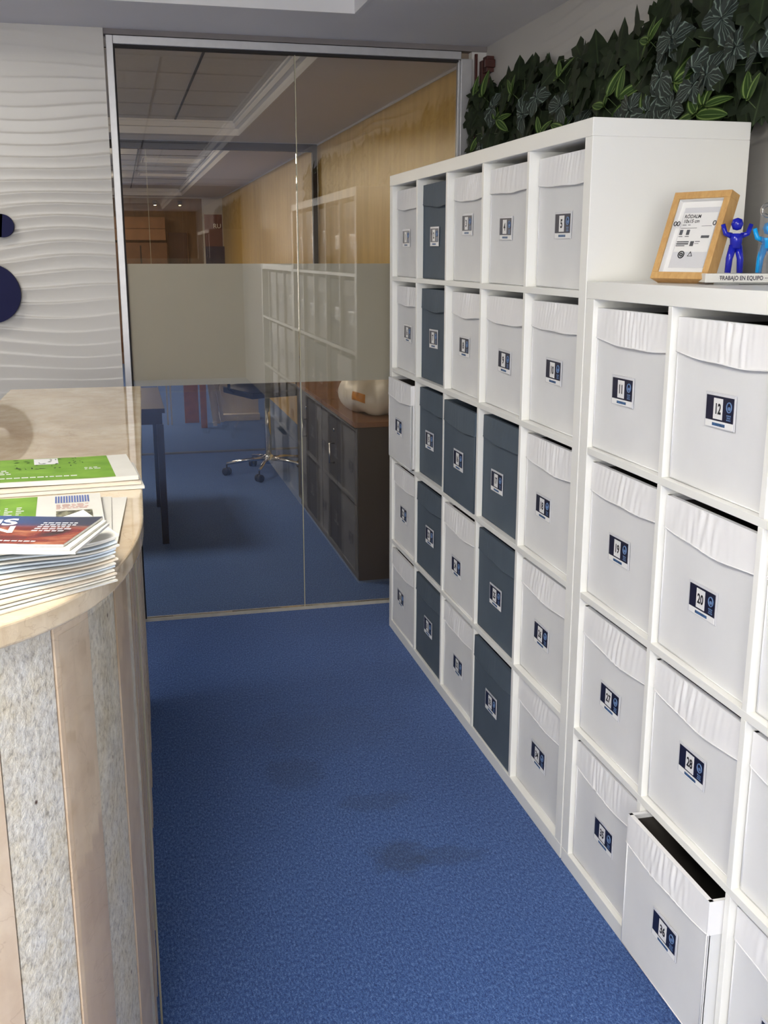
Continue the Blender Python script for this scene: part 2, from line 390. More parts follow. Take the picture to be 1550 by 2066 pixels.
def ceiling_with_coffer(name, x0, x1, y0, y1, cx0, cx1, cy0, cy1, rec, label_tiles, grid_x, grid_y):
    b = MB()
    b.box(x0, cx0, y0, y1, CE, CE + .03).box(cx1, x1, y0, y1, CE, CE + .03).box(cx0, cx1, y0, cy0, CE, CE + .03).box(cx0, cx1, cy1, y1, CE, CE + .03)
    c = struct(b, name, 'ceiling')
    # moulding: lower lip, upright, upper lip
    m = MB()
    for (a0, a1, b0, b1, z0, z1) in ((-.012, -.0006, 0, 0, CE - .004, CE + .05), (-.042, -.012, 0, 0, CE + .042, CE + .052), (-.042, -.036, 0, 0, CE + .052, CE + rec - .001), (-.056, -.042, 0, 0, CE + rec - .014, CE + rec - .001)):
        # a0..a1 is the offset outward from the opening edge
        m.box(cx1 + a0 - (0 if a0 < 0 else 0), cx1 + a1, cy0 - a1, cy1 + a1, z0, z1)
        m.box(cx0 - a1, cx0 - a0, cy0 - a1, cy1 + a1, z0, z1)
        m.box(cx0 - a0, cx1 + a0, cy1 + a0, cy1 + a1, z0, z1)
        m.box(cx0 - a0, cx1 + a0, cy0 - a1, cy0 - a0, z0, z1)
    struct(m, 'trim_1' if name == 'ceiling' else 'trim_2', 'moulding')
    t = struct(MB().box(cx0, cx1, cy0, cy1, CE + rec, CE + rec + .02), 'ceiling', 'tile')
    g = MB()
    for x in grid_x: g.box(x - .006, x + .006, cy0 + .04, cy1 - .04, CE + rec - .004, CE + rec + .001)
    for y in grid_y: g.box(cx0 + .04, cx1 - .04, y - .004, y + .004, CE + rec - .003, CE + rec + .001)
    if g.v: g.build('tile_joint', 'dark_gap', t)
    return c

ceiling_with_coffer('ceiling', XL, XW + .1, YB, 2.11, -3.0, -.165, -6.4, 1.64, .11, '', [-.77, -1.37, -1.97, -2.57], [1.1, .5, -.1, -.7, -1.3, -1.9, -2.5, -3.1, -3.7, -4.3, -4.9, -5.5])
ceiling_with_coffer('ceiling_office', XL, .8, 2.14, PY - .01, -3.0, -.14, 2.30, 5.60, .09, '', [-.59, -1.2, -1.8], [3.0])
ceiling_with_coffer('ceiling_far', XL, .8, PY + .01, FY + .1, -3.0, -.09, 6.50, 13.5, .09, '', [-.80, -1.4], [7.7, 8.3, 9.6, 10.2, 11.5])

# wall relief: long soft waves with crisp crests
def wave_h(a, z):
    ph = z / 0.047 + 0.50 * sin(a * 1.9 + z * 2.7 + 1.6) + 0.32 * sin(a * 4.3 - z * 6.1 + 1.0) + 0.22 * sin(a * 7.7 + z * 9.0)
    t = ph - math.floor(ph)
    amp = 0.0060 * (0.55 + 0.45 * sin(a * 2.3 - z * 5.2 + 0.7)) * (0.35 + 0.65 * min(1, max(0, (2.25 - z) / .5)))
    f = (t / .84) ** 1.8 if t < .84 else .5 + .5 * cos(PI * (t - .84) / .16)
    return amp * f
b = MB().grid(lambda u, v: (XL + u * (-1.036 - XL), 2.100 - wave_h(XL + u * 2.56, v * CE), v * CE), 100, 1150)
b.box(XL, -1.036, 2.101, 2.125, 0, CE)
b.box(-1.0365, -1.036, 2.094, 2.125, 0, CE)
struct(b, 'wall_front', 'wave')
b = MB().grid(lambda u, v: (XW - wave_h(3 + u * 4.0, v * CE), -2.6 + u * 4.70, v * CE), 150, 700, flip=True)
b.box(XW + .001, XW + .05, YB, 2.11, 0, CE)
struct(b, 'wall_right', 'wave')
struct(MB().box(XL - .1, XL, YB, 2.12, 0, CE), 'wall_left', 'wall_white')
# back wall with a shop window
bw = MB().box(XL, -3.4, YB - .1, YB, 0, CE).box(-1.3, XW + .1, YB - .1, YB, 0, CE).box(-3.4, -1.3, YB - .1, YB, 0, .55).box(-3.4, -1.3, YB - .1, YB, 2.32, CE)
struct(bw, 'wall_back', 'far_wood')
wf = MB().box(-3.4, -3.35, YB - .06, YB - .01, .55, 2.32).box(-1.35, -1.3, YB - .06, YB - .01, .55, 2.32).box(-3.35, -1.35, YB - .06, YB - .01, .55, .6).box(-3.35, -1.35, YB - .06, YB - .01, 2.27, 2.32).box(-2.375, -2.325, YB - .06, YB - .01, .6, 2.27)
struct(wf, 'window_1', 'alu')
# walls of the rooms behind the glass
struct(MB().box(XW, .53, 2.11, 2.16, 0, CE), 'trim_3', 'wall_white')
struct(MB().box(XO, XO + .04, 2.16, FY, 0, CE + .12), 'wall_right_office', 'veneer')
struct(MB().box(XL - .05, XL, 2.14, FY, 0, CE + .12), 'wall_left_office', 'wall_white')
struct(MB().box(XL, XO, FY, FY + .05, 0, CE + .12), 'wall_far', 'far_wood')
struct(MB().box(XL, XO, FY - .03, FY, CE - .02, CE), 'trim_4', 'moulding')
struct(MB().box(XO - .006, XO, 2.16, FY, CE - .012, CE), 'trim_5', 'moulding')

# ceiling lamps of the reception
def ceiling_panel(x, y, sx, sy, label, mat='panel_lamp', z=CE + .108, group='square light panels in the ceiling recess'):
    t = thing('ceiling_light', (x, y, z), label, 'ceiling light', group)
    MB().box(-sx / 2, sx / 2, -sy / 2, sy / 2, -.050 if mat == 'panel_added' else -.008, -.002).build('diffuser', mat, t)
    f = MB(); e = .02
    f.box(-sx / 2 - e, sx / 2 + e, sy / 2, sy / 2 + e, -.012, 0).box(-sx / 2 - e, sx / 2 + e, -sy / 2 - e, -sy / 2, -.012, 0).box(-sx / 2 - e, -sx / 2, -sy / 2, sy / 2, -.012, 0).box(sx / 2, sx / 2 + e, -sy / 2, sy / 2, -.012, 0)
    f.build('frame', 'alu', t)
for x, y, wd in ((-1.5, -1.35, 'farthest forward, above the counter'), (-1.5, -2.6, 'second from the glass partition'), (-2.6, -1.7, 'at the left wall'), (-1.5, -4.4, 'nearest the back wall'), (-2.7, -4.4, 'in the back left corner'), (-2.0, 1.15, 'by the wavy wall')):
    ceiling_panel(x, y, .56, .56 if y < 1 else .22, 'white light panel in the reception ceiling recess, ' + wd)
ceiling_panel(-.46, 8.75, .54, .55, 'dim light panel in the far ceiling recess, nearer of two', 'panel_dim', CE + .088, 'dim light panels in the far room')
ceiling_panel(-.46, 10.7, .54, .45, 'dim light panel in the far ceiling recess, farther of two', 'panel_dim', CE + .088, 'dim light panels in the far room')
ceiling_panel(-2.0, 3.9, .56, .56, 'added unseen light panel in the office ceiling recess behind the glass', 'panel_added', CE + .088, 'added unseen light panels in the office')  # added out of view to brighten the office
ceiling_panel(-1.5, 8.0, .56, .56, 'added unseen light panel at the left of the far ceiling recess', 'panel_added', CE + .088, 'dim light panels in the far room')  # this and the next are added out of view to brighten the far room
ceiling_panel(-1.5, 11.0, .56, .56, 'added unseen light panel at the left of the far ceiling recess, by the far wall', 'panel_added', CE + .088, 'dim light panels in the far room')

# ------------------------------------------------------------------ glass partition
gp = thing('glass_partition', (-.30, GY, 0), 'clear glass partition with aluminium frame and frosted band beside the white shelves', 'glass partition')
def rel(o, p=(-.30, GY, 0)):
    o.location = tuple(-c for c in p); return o
f = MB().box(-1.028, -1.002, GY - .025, GY + .025, 0, 2.327).box(.370, .418, GY - .025, GY + .025, 0, 2.300).box(-1.002, .370, GY - .025, GY + .025, 2.297, 2.327)
f.box(.36, .370, GY - .012, GY + .012, 0, 2.297)
rel(f.build('frame', 'alu', gp, bevel=.002))
rel(MB().box(-1.002, .370, GY - .016, GY + .016, 0.0, 0.012).build('floor_track', 'track', gp))
rel(MB().box(-1.003, -.996, GY - .012, GY + .012, .012, 2.297).box(-.996, .362, GY - .012, GY + .012, 2.288, 2.297).build('rubber_seal', 'dark_gap', gp))
rel(MB().box(-.997, -.312, GY - .005, GY + .005, .013, 2.289).build('glass_pane', 'glass', gp))
rel(MB().box(-.308, .360, GY - .005, GY + .005, .013, 2.289).build('glass_pane', 'glass', gp))
rel(MB().box(-.3118, -.3082, GY - .004, GY + .004, .013, 2.289).build('pane_joint', 'glass_edge', gp))
tag(rel(MB().box(-.997, -.313, GY + .006, GY + .0065, 1.005, 1.492).build('frosted_band', 'film', gp)), 'frosted band across the left pane')
tag(rel(MB().box(-.307, .360, GY + .006, GY + .0065, 1.005, 1.492).build('frosted_band', 'film', gp)), 'frosted band across the right pane')
struct(MB().box(-1.036, XW, GY - .02, GY + .03, 2.330, CE), 'trim_gap_shade', 'shadow_grey')  # grey strip standing in for the thin shadow between frame and ceiling
struct(MB().box(.419, XW, GY - .01, GY + .03, 0, 2.33), 'wall_front', 'wall_white')

g2 = thing('glass_partition', (-.3, PY, 0), 'second glass partition with dark frame, seen through the first', 'glass partition')
f = MB().box(-3.5, .49, PY - .025, PY + .025, 2.29, 2.345).box(.455, .49, PY - .025, PY + .025, 0, 2.29).box(-3.5, -3.46, PY - .025, PY + .025, 0, 2.29)
rel(f.build('frame', 'alu_dark', g2), (-.3, PY, 0))
rel(MB().box(-3.46, .455, PY - .016, PY + .016, 0, .012).build('floor_track', 'grey_print', g2), (-.3, PY, 0))
for x0, x1 in ((-3.455, -2.0), (-1.99, -.79), (-.786, .45)):
    rel(MB().box(x0, x1, PY - .005, PY + .005, .012, 2.285).build('glass_pane', 'glass', g2), (-.3, PY, 0))
rel(MB().box(-.7895, -.7865, PY - .004, PY + .004, .013, 2.285).build('pane_joint', 'glass_edge', g2), (-.3, PY, 0))

# dark red post in the corner
ps = thing('wooden_post', (.465, 2.07, 1.83), 'dark red wooden post with a bracket at its top, in the corner behind the foliage', 'post')
MB().box(-.022, .012, -.012, .02, 0, .46).build('post', 'red_wood', ps, bevel=.002)
MB().box(-.018, .013, -.06, -.012, .41, .47).box(-.03, .013, -.075, -.06, .425, .455).build('bracket', 'red_wood', ps, bevel=.002)
MB().box(-.046, -.036, .0, .012, 0, .485).build('thin_rod', 'red_wood', ps)

# ------------------------------------------------------------------ shelf units
CW = .3356; DV = .016; OP = .039; DEP = .39
def shelf_unit(n, ytop, label):
    """ytop: near end y; unit runs from y0 to y0 + size"""
    size = 2 * OP + n * CW + (n - 1) * DV
    t = thing('cube_shelf', (DEP / 2, ytop + size / 2, 0), label, 'shelf unit')
    L = size / 2; D = DEP / 2
    MB().box(-D, D, -L, L, size - OP, size).build('top_panel', 'shelf', t, bevel=.0015)
    MB().box(-D, D, -L, L, 0, OP).build('bottom_panel', 'shelf', t, bevel=.0015)
    MB().box(-D + .0006, D, -L, -L + OP, OP, size - OP).build('side_panel', 'shelf', t, bevel=.0012)
    MB().box(-D + .0006, D, L - OP, L, OP, size - OP).build('side_panel', 'shelf', t, bevel=.0012)
    for k in range(n - 1):
        z = OP + CW + k * (CW + DV)
        MB().box(-D + .0012, D, -L + OP, L - OP, z, z + DV).build('shelf_board', 'shelf', t, bevel=.001)
    for r_ in range(n):
        for k in range(n - 1):
            y = -L + OP + CW + k * (CW + DV); z = OP + r_ * (CW + DV)
            MB().box(-D + .0012, D, y, y + DV, z, z + CW).build('divider', 'shelf', t, bevel=.001)
    return size
SA = shelf_unit(5, 0.0, 'tall white cube shelf of five by five cells reaching the glass partition')
BO = -.006
SB = shelf_unit(4, BO - (2 * OP + 4 * CW + 3 * DV), 'lower white cube shelf of four by four cells at the right, nearest the camera')

# ------------------------------------------------------------------ fabric boxes
random.seed(5)
BW = .326; BH = .3145; BD = .345
def sticker(t, num, y, z, front, tilt=0.0, n_label=None):
    """printed sticker on the front (local x = -front)"""
    W = .100; Hh = .064
    T = Matrix.Translation((-front, y, z)) @ Matrix.Rotation(tilt, 4, 'X')
    # u runs to the viewer's right, which is -y
    def P(u, v, d=0.0): return tuple(T @ Vector((-d, -u, v)))
    def plate(mb, u0, u1, v0, v1, d0, d1):
        return mb.box(-d1, -d0, -u1, -u0, v0, v1, T)
    s = plate(MB(), -W / 2, W / 2, -Hh / 2, Hh / 2, -.0005, .0008).build('sticker', 'sticker', t)
    plate(MB(), -.0455, .0455, -.0185, .0265, .0008, .0012).build('navy_panel', 'navy_print', s)
    plate(MB(), -.0455, .0455, -.0305, -.0190, .0008, .0012).build('address_strip', 'white_print', s)
    plate(MB(), -.022, .020, -.0280, -.0225, .0012, .0015).build('printed_line', 'bar_blue', s)
    plate(MB(), -.020, .010, -.0155, .0225, .0012, .0017).build('number_card', 'card', s)
    m = MB(); add_text(m, str(num), .026 if num > 9 else .028, lambda x, yy: P(-.005 + x, .0025 + yy, .0020), .0009, .82 if num > 9 else 1.0)
    m.build('number', 'black_print', s)
    m = MB(); ring = [P(.031 + .0078 * cos(a), .0095 + .0088 * sin(a), .0016) for a in [i * 2 * PI / 20 for i in range(20)]]
    m.tube(ring, .0012, 5, closed=True)
    pts = [P(.031 + .0045 * cos(a), .0075 + .0035 * sin(a), .0014) for a in [i * 2 * PI / 12 for i in range(12)]]
    m.face(pts)
    for k, (w_, v_) in enumerate(((.007, -.0055), (.0058, -.0095), (.007, -.0135))):
        for j in range(3):
            m.face([P(.031 - w_ + j * w_ * .72, v_ - .0013, .0014), P(.031 - w_ + (j + .75) * w_ * .72, v_ - .0013, .0014), P(.031 - w_ + (j + .75) * w_ * .72, v_ + .0013, .0014), P(.031 - w_ + j * w_ * .72, v_ + .0013, .0014)])
    m.build('emblem', 'logo_blue', s)

def fabric_box(num, colour, loc, yaw, st, label, group, roll=0.0):
    """origin: bottom centre of the front face; +x goes into the shelf"""
    rnd = random.Random(num * 7 + 1)
    t = thing('storage_box', loc, label, 'storage box', group, (roll, 0, yaw))
    bm_ = 'box_white' if colour == 'white' else 'box_blue'; cm = 'cuff_white' if colour == 'white' else 'box_blue'
    h = BW / 2
    ph = [rnd.uniform(0, 6.28) for _ in range(8)]
    def fr(u, v):   # front panel, slightly slack
        y = h - u * BW; z = v * BH
        e = (sin(PI * u) * sin(PI * v)) ** .7 if 0 < u < 1 and 0 < v < 1 else 0
        return (.0030 * e * (0.6 + .4 * sin(3 * u + ph[0]) * sin(4 * v + ph[1])) + .0010 * sin(9 * u + 5 * v + ph[2]) * e, y, z)
    b = MB().grid(fr, 16, 16)
    b.box(.0045, .0065, -h, h, 0, BH)
    b.box(.002, BD, h - .004, h, 0, BH).box(.002, BD, -h, -h + .004, 0, BH).box(BD - .004, BD, -h, h, 0, BH).box(.004, BD, -h, h, 0, .004)
    b.build('body', bm_, t)
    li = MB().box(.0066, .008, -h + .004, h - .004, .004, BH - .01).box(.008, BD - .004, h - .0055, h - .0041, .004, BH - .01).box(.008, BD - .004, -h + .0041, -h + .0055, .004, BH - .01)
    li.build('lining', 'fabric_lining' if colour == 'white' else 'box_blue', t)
    # fold-over cuff with its gathered wrinkles and a sagging hem
    sag = rnd.uniform(.004, .011); sk = rnd.uniform(-.6, .6); CH = .066
    amps = [(rnd.uniform(16, 60), rnd.uniform(0, 6.28), rnd.uniform(.3, 1), rnd.uniform(-9, 9)) for _ in range(7)]
    env = rnd.uniform(.2, .7); wa = .00075 if colour == 'white' else .00022
    def hem(u): return CH + sag * sin(PI * u) * (1 + sk * (u - .5)) + .0016 * sin(11 * u + ph[3]) * sin(PI * u) + .006 * u * (1 if sk > 0 else .3)
    def cf(u, v):   # v 0 top .. 1 hem
        y = h + .0012 - u * (BW + .0024); z = BH + .0015 - v * hem(u)
        wr = sum(a * sin(f_ * u * 2.2 + p_ + s_ * v * .5) for f_, p_, a, s_ in amps) * wa
        wr *= sin(PI * min(1, u * 1.02)) * (.35 + .65 * math.exp(-((u - env) / .28) ** 2)) * (1 - .35 * v)
        wr += .0014 * sin(PI * v) ** 2 * sin(PI * u) ** .5
        return (-.0022 - .0045 * v ** 1.5 * sin(PI * u) ** .4 - .001 * v - wr, y, z)
    c = MB().grid(cf, 90, 10)
    # cuff turned over the rim and down the sides
    c.box(-.0022, .0075, -h - .001, h + .001, BH - .001, BH + .0018)
    for s_ in (1, -1):
        y0, y1 = (h, h + .0016) if s_ > 0 else (-h - .0016, -h)
        c.box(-.002, BD, y0, y1, BH - CH - .004, BH + .0018)
        c.box(-.001, BD, min(s_ * (h - .006), s_ * h), max(s_ * (h - .006), s_ * h), BH, BH + .0018)
    c.box(BD - .006, BD, -h, h, BH, BH + .0018)
    cu = c.build('cuff', cm, t)
    seam = MB().tube([cf(i / 30, .985) for i in range(31)], .0013, 5)
    seam.build('hem', cm, cu)
    pp = MB()
    for s_ in (1, -1): pp.tube([(-.0005, s_ * (h - .0008), .002), (-.0005, s_ * (h - .0008), BH - CH * .9)], .0016, 6)
    pp.tube([(0, -h, .0015), (0, h, .0015)], .0014, 6)
    pp.build('piping', bm_, t)
    if st: sticker(t, num, st[0], BH / 2 + st[1], .0012, st[2] if len(st) > 2 else 0)
    return t

ROWN = ['top row', 'second row', 'third row', 'fourth row', 'bottom row']
COLN = ['first column', 'second column', 'middle column', 'fourth column', 'last column']
# sticker centre on each front, relative to the centre of its cell (toward the far end, up)
OFF = {1: (0.037, -0.025), 2: (0.025, -0.025), 3: (0.034, 0.005), 4: (0.035, -0.014), 5: (0.004, -0.016), 6: (0.008, -0.023), 7: (0.016, -0.018), 8: (0.035, -0.018), 9: (0.012, -0.029), 10: (0.013, -0.021), 11: (0.032, -0.021), 12: (-0.003, -0.01), 14: (0.007, -0.029), 15: (0.041, -0.029), 16: (0.002, -0.026), 17: (0.038, -0.033), 18: (0.04, -0.028), 19: (0.013, -0.023), 20: (0.007, -0.025), 22: (0.016, -0.03), 23: (0.001, -0.021), 24: (0.028, -0.042), 25: (0.008, -0.026), 26: (0.018, -0.027), 27: (0.012, -0.03), 28: (0.001, -0.012), 30: (0.033, -0.03), 31: (0.004, -0.019), 32: (0.004, -0.035), 33: (0.003, -0.017), 34: (0.009, -0.026), 35: (0.002, -0.021), 36: (-0.014, -0.022), 13: (0, -0.02), 21: (0, -0.02), 29: (0, -0.02), 37: (0.016, -0.04)}
BLUE = {2, 7, 15, 16, 17, 23, 25, 31, 33}
# how far each front sits back from the shelf edge, turn of the box, sideways shift
POS = {1: (0.022, 0, 0), 2: (0.024, 0, 0), 3: (0.027, 0, 0), 4: (0.024, 0, 0), 5: (0.03, 0, 0), 6: (0.022, 0, 0), 7: (0.022, 0, 0), 8: (0.025, 0, 0), 9: (0.022, 0, 0), 10: (0.024, 0, 0), 14: (-0.012, 0, -0.001), 15: (0.019, 0.006, 0), 16: (0.001, -0.012, 0.001), 17: (0.019, 0, 0), 18: (0.021, 0, 0), 22: (0.012, 0, 0), 23: (0.011, 0, 0), 24: (0.009, 0, 0), 25: (0.013, 0, 0), 26: (0.02, 0, 0), 30: (0.006, 0, 0), 31: (0.01, 0, 0), 32: (0.013, 0, 0), 33: (0.006, 0, 0), 34: (0.021, 0, 0), 11: (0.016, 0.012, 0.003), 12: (0.016, 0, -0.001), 13: (0.018, 0, 0), 19: (0.018, 0, 0.001), 20: (0.016, 0, 0), 21: (0.018, 0, 0), 27: (0.016, 0, 0.001), 28: (0.016, 0, 0), 29: (0.018, 0, 0), 35: (0.014, 0, 0.001), 36: (-0.026, 0, 0), 37: (0.018, 0, 0)}
for num, (dep, yaw, dy) in POS.items():
    if num < 11 or 14 <= num <= 18 or 22 <= num <= 26 or 30 <= num <= 34:
        r_, c_ = (0, num - 1) if num <= 5 else (1, num - 6) if num <= 10 else (2, num - 14) if num <= 18 else (3, num - 22) if num <= 26 else (4, num - 30)
        y = SA - OP - CW / 2 - c_ * (CW + DV); z = OP + (4 - r_) * (CW + DV)
        lab = '%s fabric box with sticker %d, %s of the tall shelf, %s' % ('white' if num not in BLUE else 'slate blue', num, ROWN[r_], COLN[c_])
        grp = 'fabric boxes in the tall shelf'; ycell = 1.781 - .3356 / 2 - c_ * .3516
    else:
        r_, c_ = (0, num - 11) if num <= 13 else (1, num - 19) if num <= 21 else (2, num - 27) if num <= 29 else (3, num - 35)
        y = BO - OP - CW / 2 - c_ * (CW + DV); z = OP + (3 - r_) * (CW + DV)
        lab = 'white fabric box with sticker %d, %s of the lower shelf, %s column' % (num, ['top row', 'second row', 'third row', 'bottom row'][r_], ['left', 'second', 'third'][c_])
        if num in (13, 21, 29): lab = 'white fabric box cut off by the right picture edge, %s of the lower shelf' % ['top row', 'second row', 'third row'][r_]
        if num == 37: lab = 'white fabric box at the lower right picture corner, bottom row of the lower shelf'
        if num == 36: lab = 'white fabric box with sticker 36, pulled forward with its open top showing'
        grp = 'fabric boxes in the lower shelf'
    o = OFF[num]
    st = (o[0] - dy, o[1] + .3356 / 2 - BH / 2 - .0012, random.uniform(-.02, .02))
    fabric_box(num, 'blue' if num in BLUE else 'white', (dep, y + dy, z + .0006), yaw, st, lab, grp)

# ------------------------------------------------------------------ foliage mat on the wall
fol = thing('artificial_foliage_mat', (.45, .3, 1.84), 'long mat of dark artificial ivy and variegated leaves on the wall above the tall shelf', 'foliage')
def frel(o): o.location = (-.45, -.3, -1.84); return o
rnd = random.Random(11)
FY0, FY1, FZ0, FZ1 = -1.7, 2.07, 1.835, 2.135
IVY = [(0, 0), (.30, -.10), (.46, .08), (.34, .22), (.62, .34), (.66, .52), (.36, .52), (.28, .74), (0, 1.08)]
def leaf_frame(p, n, tip, L):
    n = n.normalized(); t_ = (tip - n * tip.dot(n)).normalized(); s_ = t_.cross(n)
    return lambda x, y, h=0: p + s_ * (x * L) + t_ * (y * L) + n * (h * L)
def ivy_leaf(mb, p, n, tip, L):
    F = leaf_frame(p, n, tip, L); jit = [rnd.uniform(.88, 1.12) for _ in IVY]; wd = rnd.uniform(.75, 1.05)
    cup = rnd.uniform(.04, .22)
    for sd in (1, -1):
        pts = [(sd * x * j * wd, y) for (x, y), j in zip(IVY, jit)]
        for a in range(len(pts) - 1):
            q = [(0, .30), pts[a], pts[a + 1]]
            if sd < 0: q = q[::-1]
            mb.face([F(x, y, -cup * (abs(x) * 1.2 + max(0, y - .5) ** 2)) for x, y in q], [(x, y) for x, y in q])
def row_leaf(mb, p, n, tip, L, wid, wavy=0, droop=.25):
    F = leaf_frame(p, n, tip, L); N = 8; b = len(mb.v)
    for j in range(N + 1):
        t_ = j / N; w_ = wid * (sin(PI * t_ ** .8) ** .75 if 0 < t_ < 1 else 0) * (1 + wavy * .18 * (1 if j % 2 else -1))
        for i in range(5):
            s_ = (i - 2) / 2
            mb.v.append(tuple(F(s_ * w_ * .5, t_, .10 * abs(s_) * (1 - t_) - droop * t_ * t_ + (wavy * .03 * (1 if j % 2 else -1) * abs(s_)))))
    for j in range(N):
        for i in range(4):
            a = b + j * 5 + i; mb.f.append((a, a + 1, a + 6, a + 5)); fi = len(mb.f) - 1; mb.smooth.add(fi)
            mb.uv[fi] = [((i - 2) / 2, j / N), ((i - 1) / 2, j / N), ((i - 1) / 2, (j + 1) / N), ((i - 2) / 2, (j + 1) / N)]
iv = MB(); va = MB(); si = MB(); stm = MB()
def top_z(y): return FZ1 + .02 * sin(y * 5) + .012 * sin(y * 13 + 1)
def nrm(): return Vector((-1, rnd.uniform(-.75, .35), rnd.uniform(-.25, .5)))
for layer, (cnt, xo) in enumerate(((330, .0), (330, -.03), (200, -.055))):
    for _ in range(cnt):
        y = rnd.uniform(FY0, FY1); z = rnd.uniform(FZ0 - .02, top_z(y)); edge = z > top_z(y) - .05
        tip = Vector((rnd.uniform(-.4, .1), rnd.uniform(-.5, .5), -1 if not edge else rnd.choice((1, 1, -.4))))
        L = rnd.uniform(.065, .115)
        ivy_leaf(iv, Vector((XW - .035 + xo + rnd.uniform(-.01, .01), y, z + (L * .4 if tip.z < 0 else -L * .3))), nrm(), tip, L)
for _ in range(38):   # clusters of silver leaves
    y = rnd.uniform(FY0, FY1 - .1); z = rnd.uniform(FZ0 + .04, FZ1 - .06); c0 = Vector((XW - .112, y, z))
    k = rnd.choice((2, 3, 4)); a0 = rnd.uniform(0, 6.28)
    for i in range(k):
        a = a0 + i * 2 * PI / k + rnd.uniform(-.3, .3); d = Vector((rnd.uniform(-.15, .1), cos(a), sin(a)))
        row_leaf(si, c0, Vector((-1, rnd.uniform(-.5, .1), rnd.uniform(-.1, .3))), d, rnd.uniform(.055, .08), .85, .4, rnd.uniform(.1, .3))
for _ in range(36):   # variegated sprigs
    y = rnd.uniform(FY0, FY1); z = rnd.uniform(FZ0 + .0, top_z(y) - .01); c0 = Vector((XW - .112, y, z))
    k = rnd.choice((2, 2, 3, 4)); a0 = rnd.uniform(.6, 2.4)
    stm.tube([c0 + Vector((.05, .0, -.04)), c0], .0012, 5)
    for i in range(k):
        a = a0 + (i - (k - 1) / 2) * rnd.uniform(.7, 1.1); d = Vector((rnd.uniform(-.5, .0), cos(a), sin(a)))
        row_leaf(va, c0, Vector((-1, rnd.uniform(-.6, .2), rnd.uniform(-.1, .5))), d, rnd.uniform(.06, .10), .42, 0, rnd.uniform(.0, .3))
for _ in range(90):
    y = rnd.uniform(FY0, FY1); z = rnd.uniform(FZ0, FZ1); stm.tube([(XW - .03, y, z), (XW - .08, y + rnd.uniform(-.04, .04), z + rnd.uniform(-.02, .03)), (XW - .1, y + rnd.uniform(-.07, .07), z + rnd.uniform(-.05, .03))], .0011, 5)
for m_ in (iv, va, si, stm):
    for i, (x, y, z) in enumerate(m_.v):
        x = min(x, XW - .010)
        if y > 2.02: x = min(x, .425)
        y = min(y, 2.085)
        if x < .394 and y > -.004: z = max(z, SA + .002)
        m_.v[i] = (x, y, z)
frel(MB().box(XW - .035, XW - .02, FY0, FY1 - .08, FZ0, FZ1 - .03).build('mesh_backing', 'backing', fol))
tag(frel(iv.build('ivy_leaves', 'ivy', fol)), 'dark green ivy leaves', kind='stuff')
tag(frel(si.build('silver_leaves', 'silver', fol)), 'grey-green leaves with silver veins', kind='stuff')
tag(frel(va.build('variegated_leaves', 'varieg', fol)), 'bright green leaves with pale stripes', kind='stuff')
tag(frel(stm.build('stems', 'stem', fol)), kind='stuff')

# ------------------------------------------------------------------ reception counter
CT = 1.11; TH = .030
OUT = [(-.980, 1.262), (-.984, 1.0), (-.995, .45), (-1.006, -.06), (-1.0105, -.45), (-1.013, -.57), (-1.020, -.66), (-1.034, -.75), (-1.054, -.835), (-1.085, -.915), (-1.130, -.985), (-1.190, -1.043), (-1.27, -1.09), (-1.38, -1.13), (-1.52, -1.155), (-1.70, -1.165), (-2.3, -1.165)]
def smooth_path(pts, n=2):
    for _ in range(n):
        q = [pts[0]]
        for a, b_ in zip(pts, pts[1:]): q += [(a[0] * .75 + b_[0] * .25, a[1] * .75 + b_[1] * .25), (a[0] * .25 + b_[0] * .75, a[1] * .25 + b_[1] * .75)]
        q.append(pts[-1]); pts = q
    return pts
def offset(pts, d):
    r = []
    for i, p in enumerate(pts):
        a = pts[max(0, i - 1)]; b_ = pts[min(len(pts) - 1, i + 1)]; tx, ty = b_[0] - a[0], b_[1] - a[1]; l_ = math.hypot(tx, ty)
        r.append((p[0] + ty / l_ * d, p[1] - tx / l_ * d))   # to the right of travel = inward (west/north)
    return r
OUTS = smooth_path(OUT)
INN = smooth_path([(-1.387, 1.262), (-1.392, 1.03), (-1.402, .45), (-1.408, -.1), (-1.41, -.45), (-1.43, -.62), (-1.50, -.72), (-1.62, -.765), (-1.8, -.77), (-2.3, -.77)])
ctr = thing('reception_counter', (-1.2, 0, 0), 'curved reception counter with polished cream marble top and striped stone front', 'counter')
def crel(o): o.location = (1.2, 0, 0); return o
poly = OUTS + INN[::-1]
slab = MB().prism(poly, CT - TH, CT)
ob = crel(slab.build('marble_top', 'marble', ctr, bevel=.004, segs=3))
# body: alternating strips of travertine and rough granite around the outside
BODY = offset(OUTS, .030)
# make a dense outline with arclength
def dense(pts, step=.01):
    r = [pts[0]]; 
    for a, b_ in zip(pts, pts[1:]):
        l_ = math.hypot(b_[0] - a[0], b_[1] - a[1]); n = max(1, int(l_ / step))
        for k in range(1, n + 1): r.append((a[0] + (b_[0] - a[0]) * k / n, a[1] + (b_[1] - a[1]) * k / n))
    return r
BD_ = dense(BODY); arc = [0]
for a, b_ in zip(BD_, BD_[1:]): arc.append(arc[-1] + math.hypot(b_[0] - a[0], b_[1] - a[1]))
CX, CY = cam.location.x, cam.location.y
def arc_at(xy):
    """arclength where the sight line through the measured point meets the body outline"""
    ang = math.atan2(xy[0] - CX, xy[1] - CY); best = None
    for p, s_ in zip(BD_, arc):
        if p[1] > -.5: continue
        d = abs(math.atan2(p[0] - CX, p[1] - CY) - ang)
        if best is None or d < best[0]: best = (d, s_)
    return best[1]
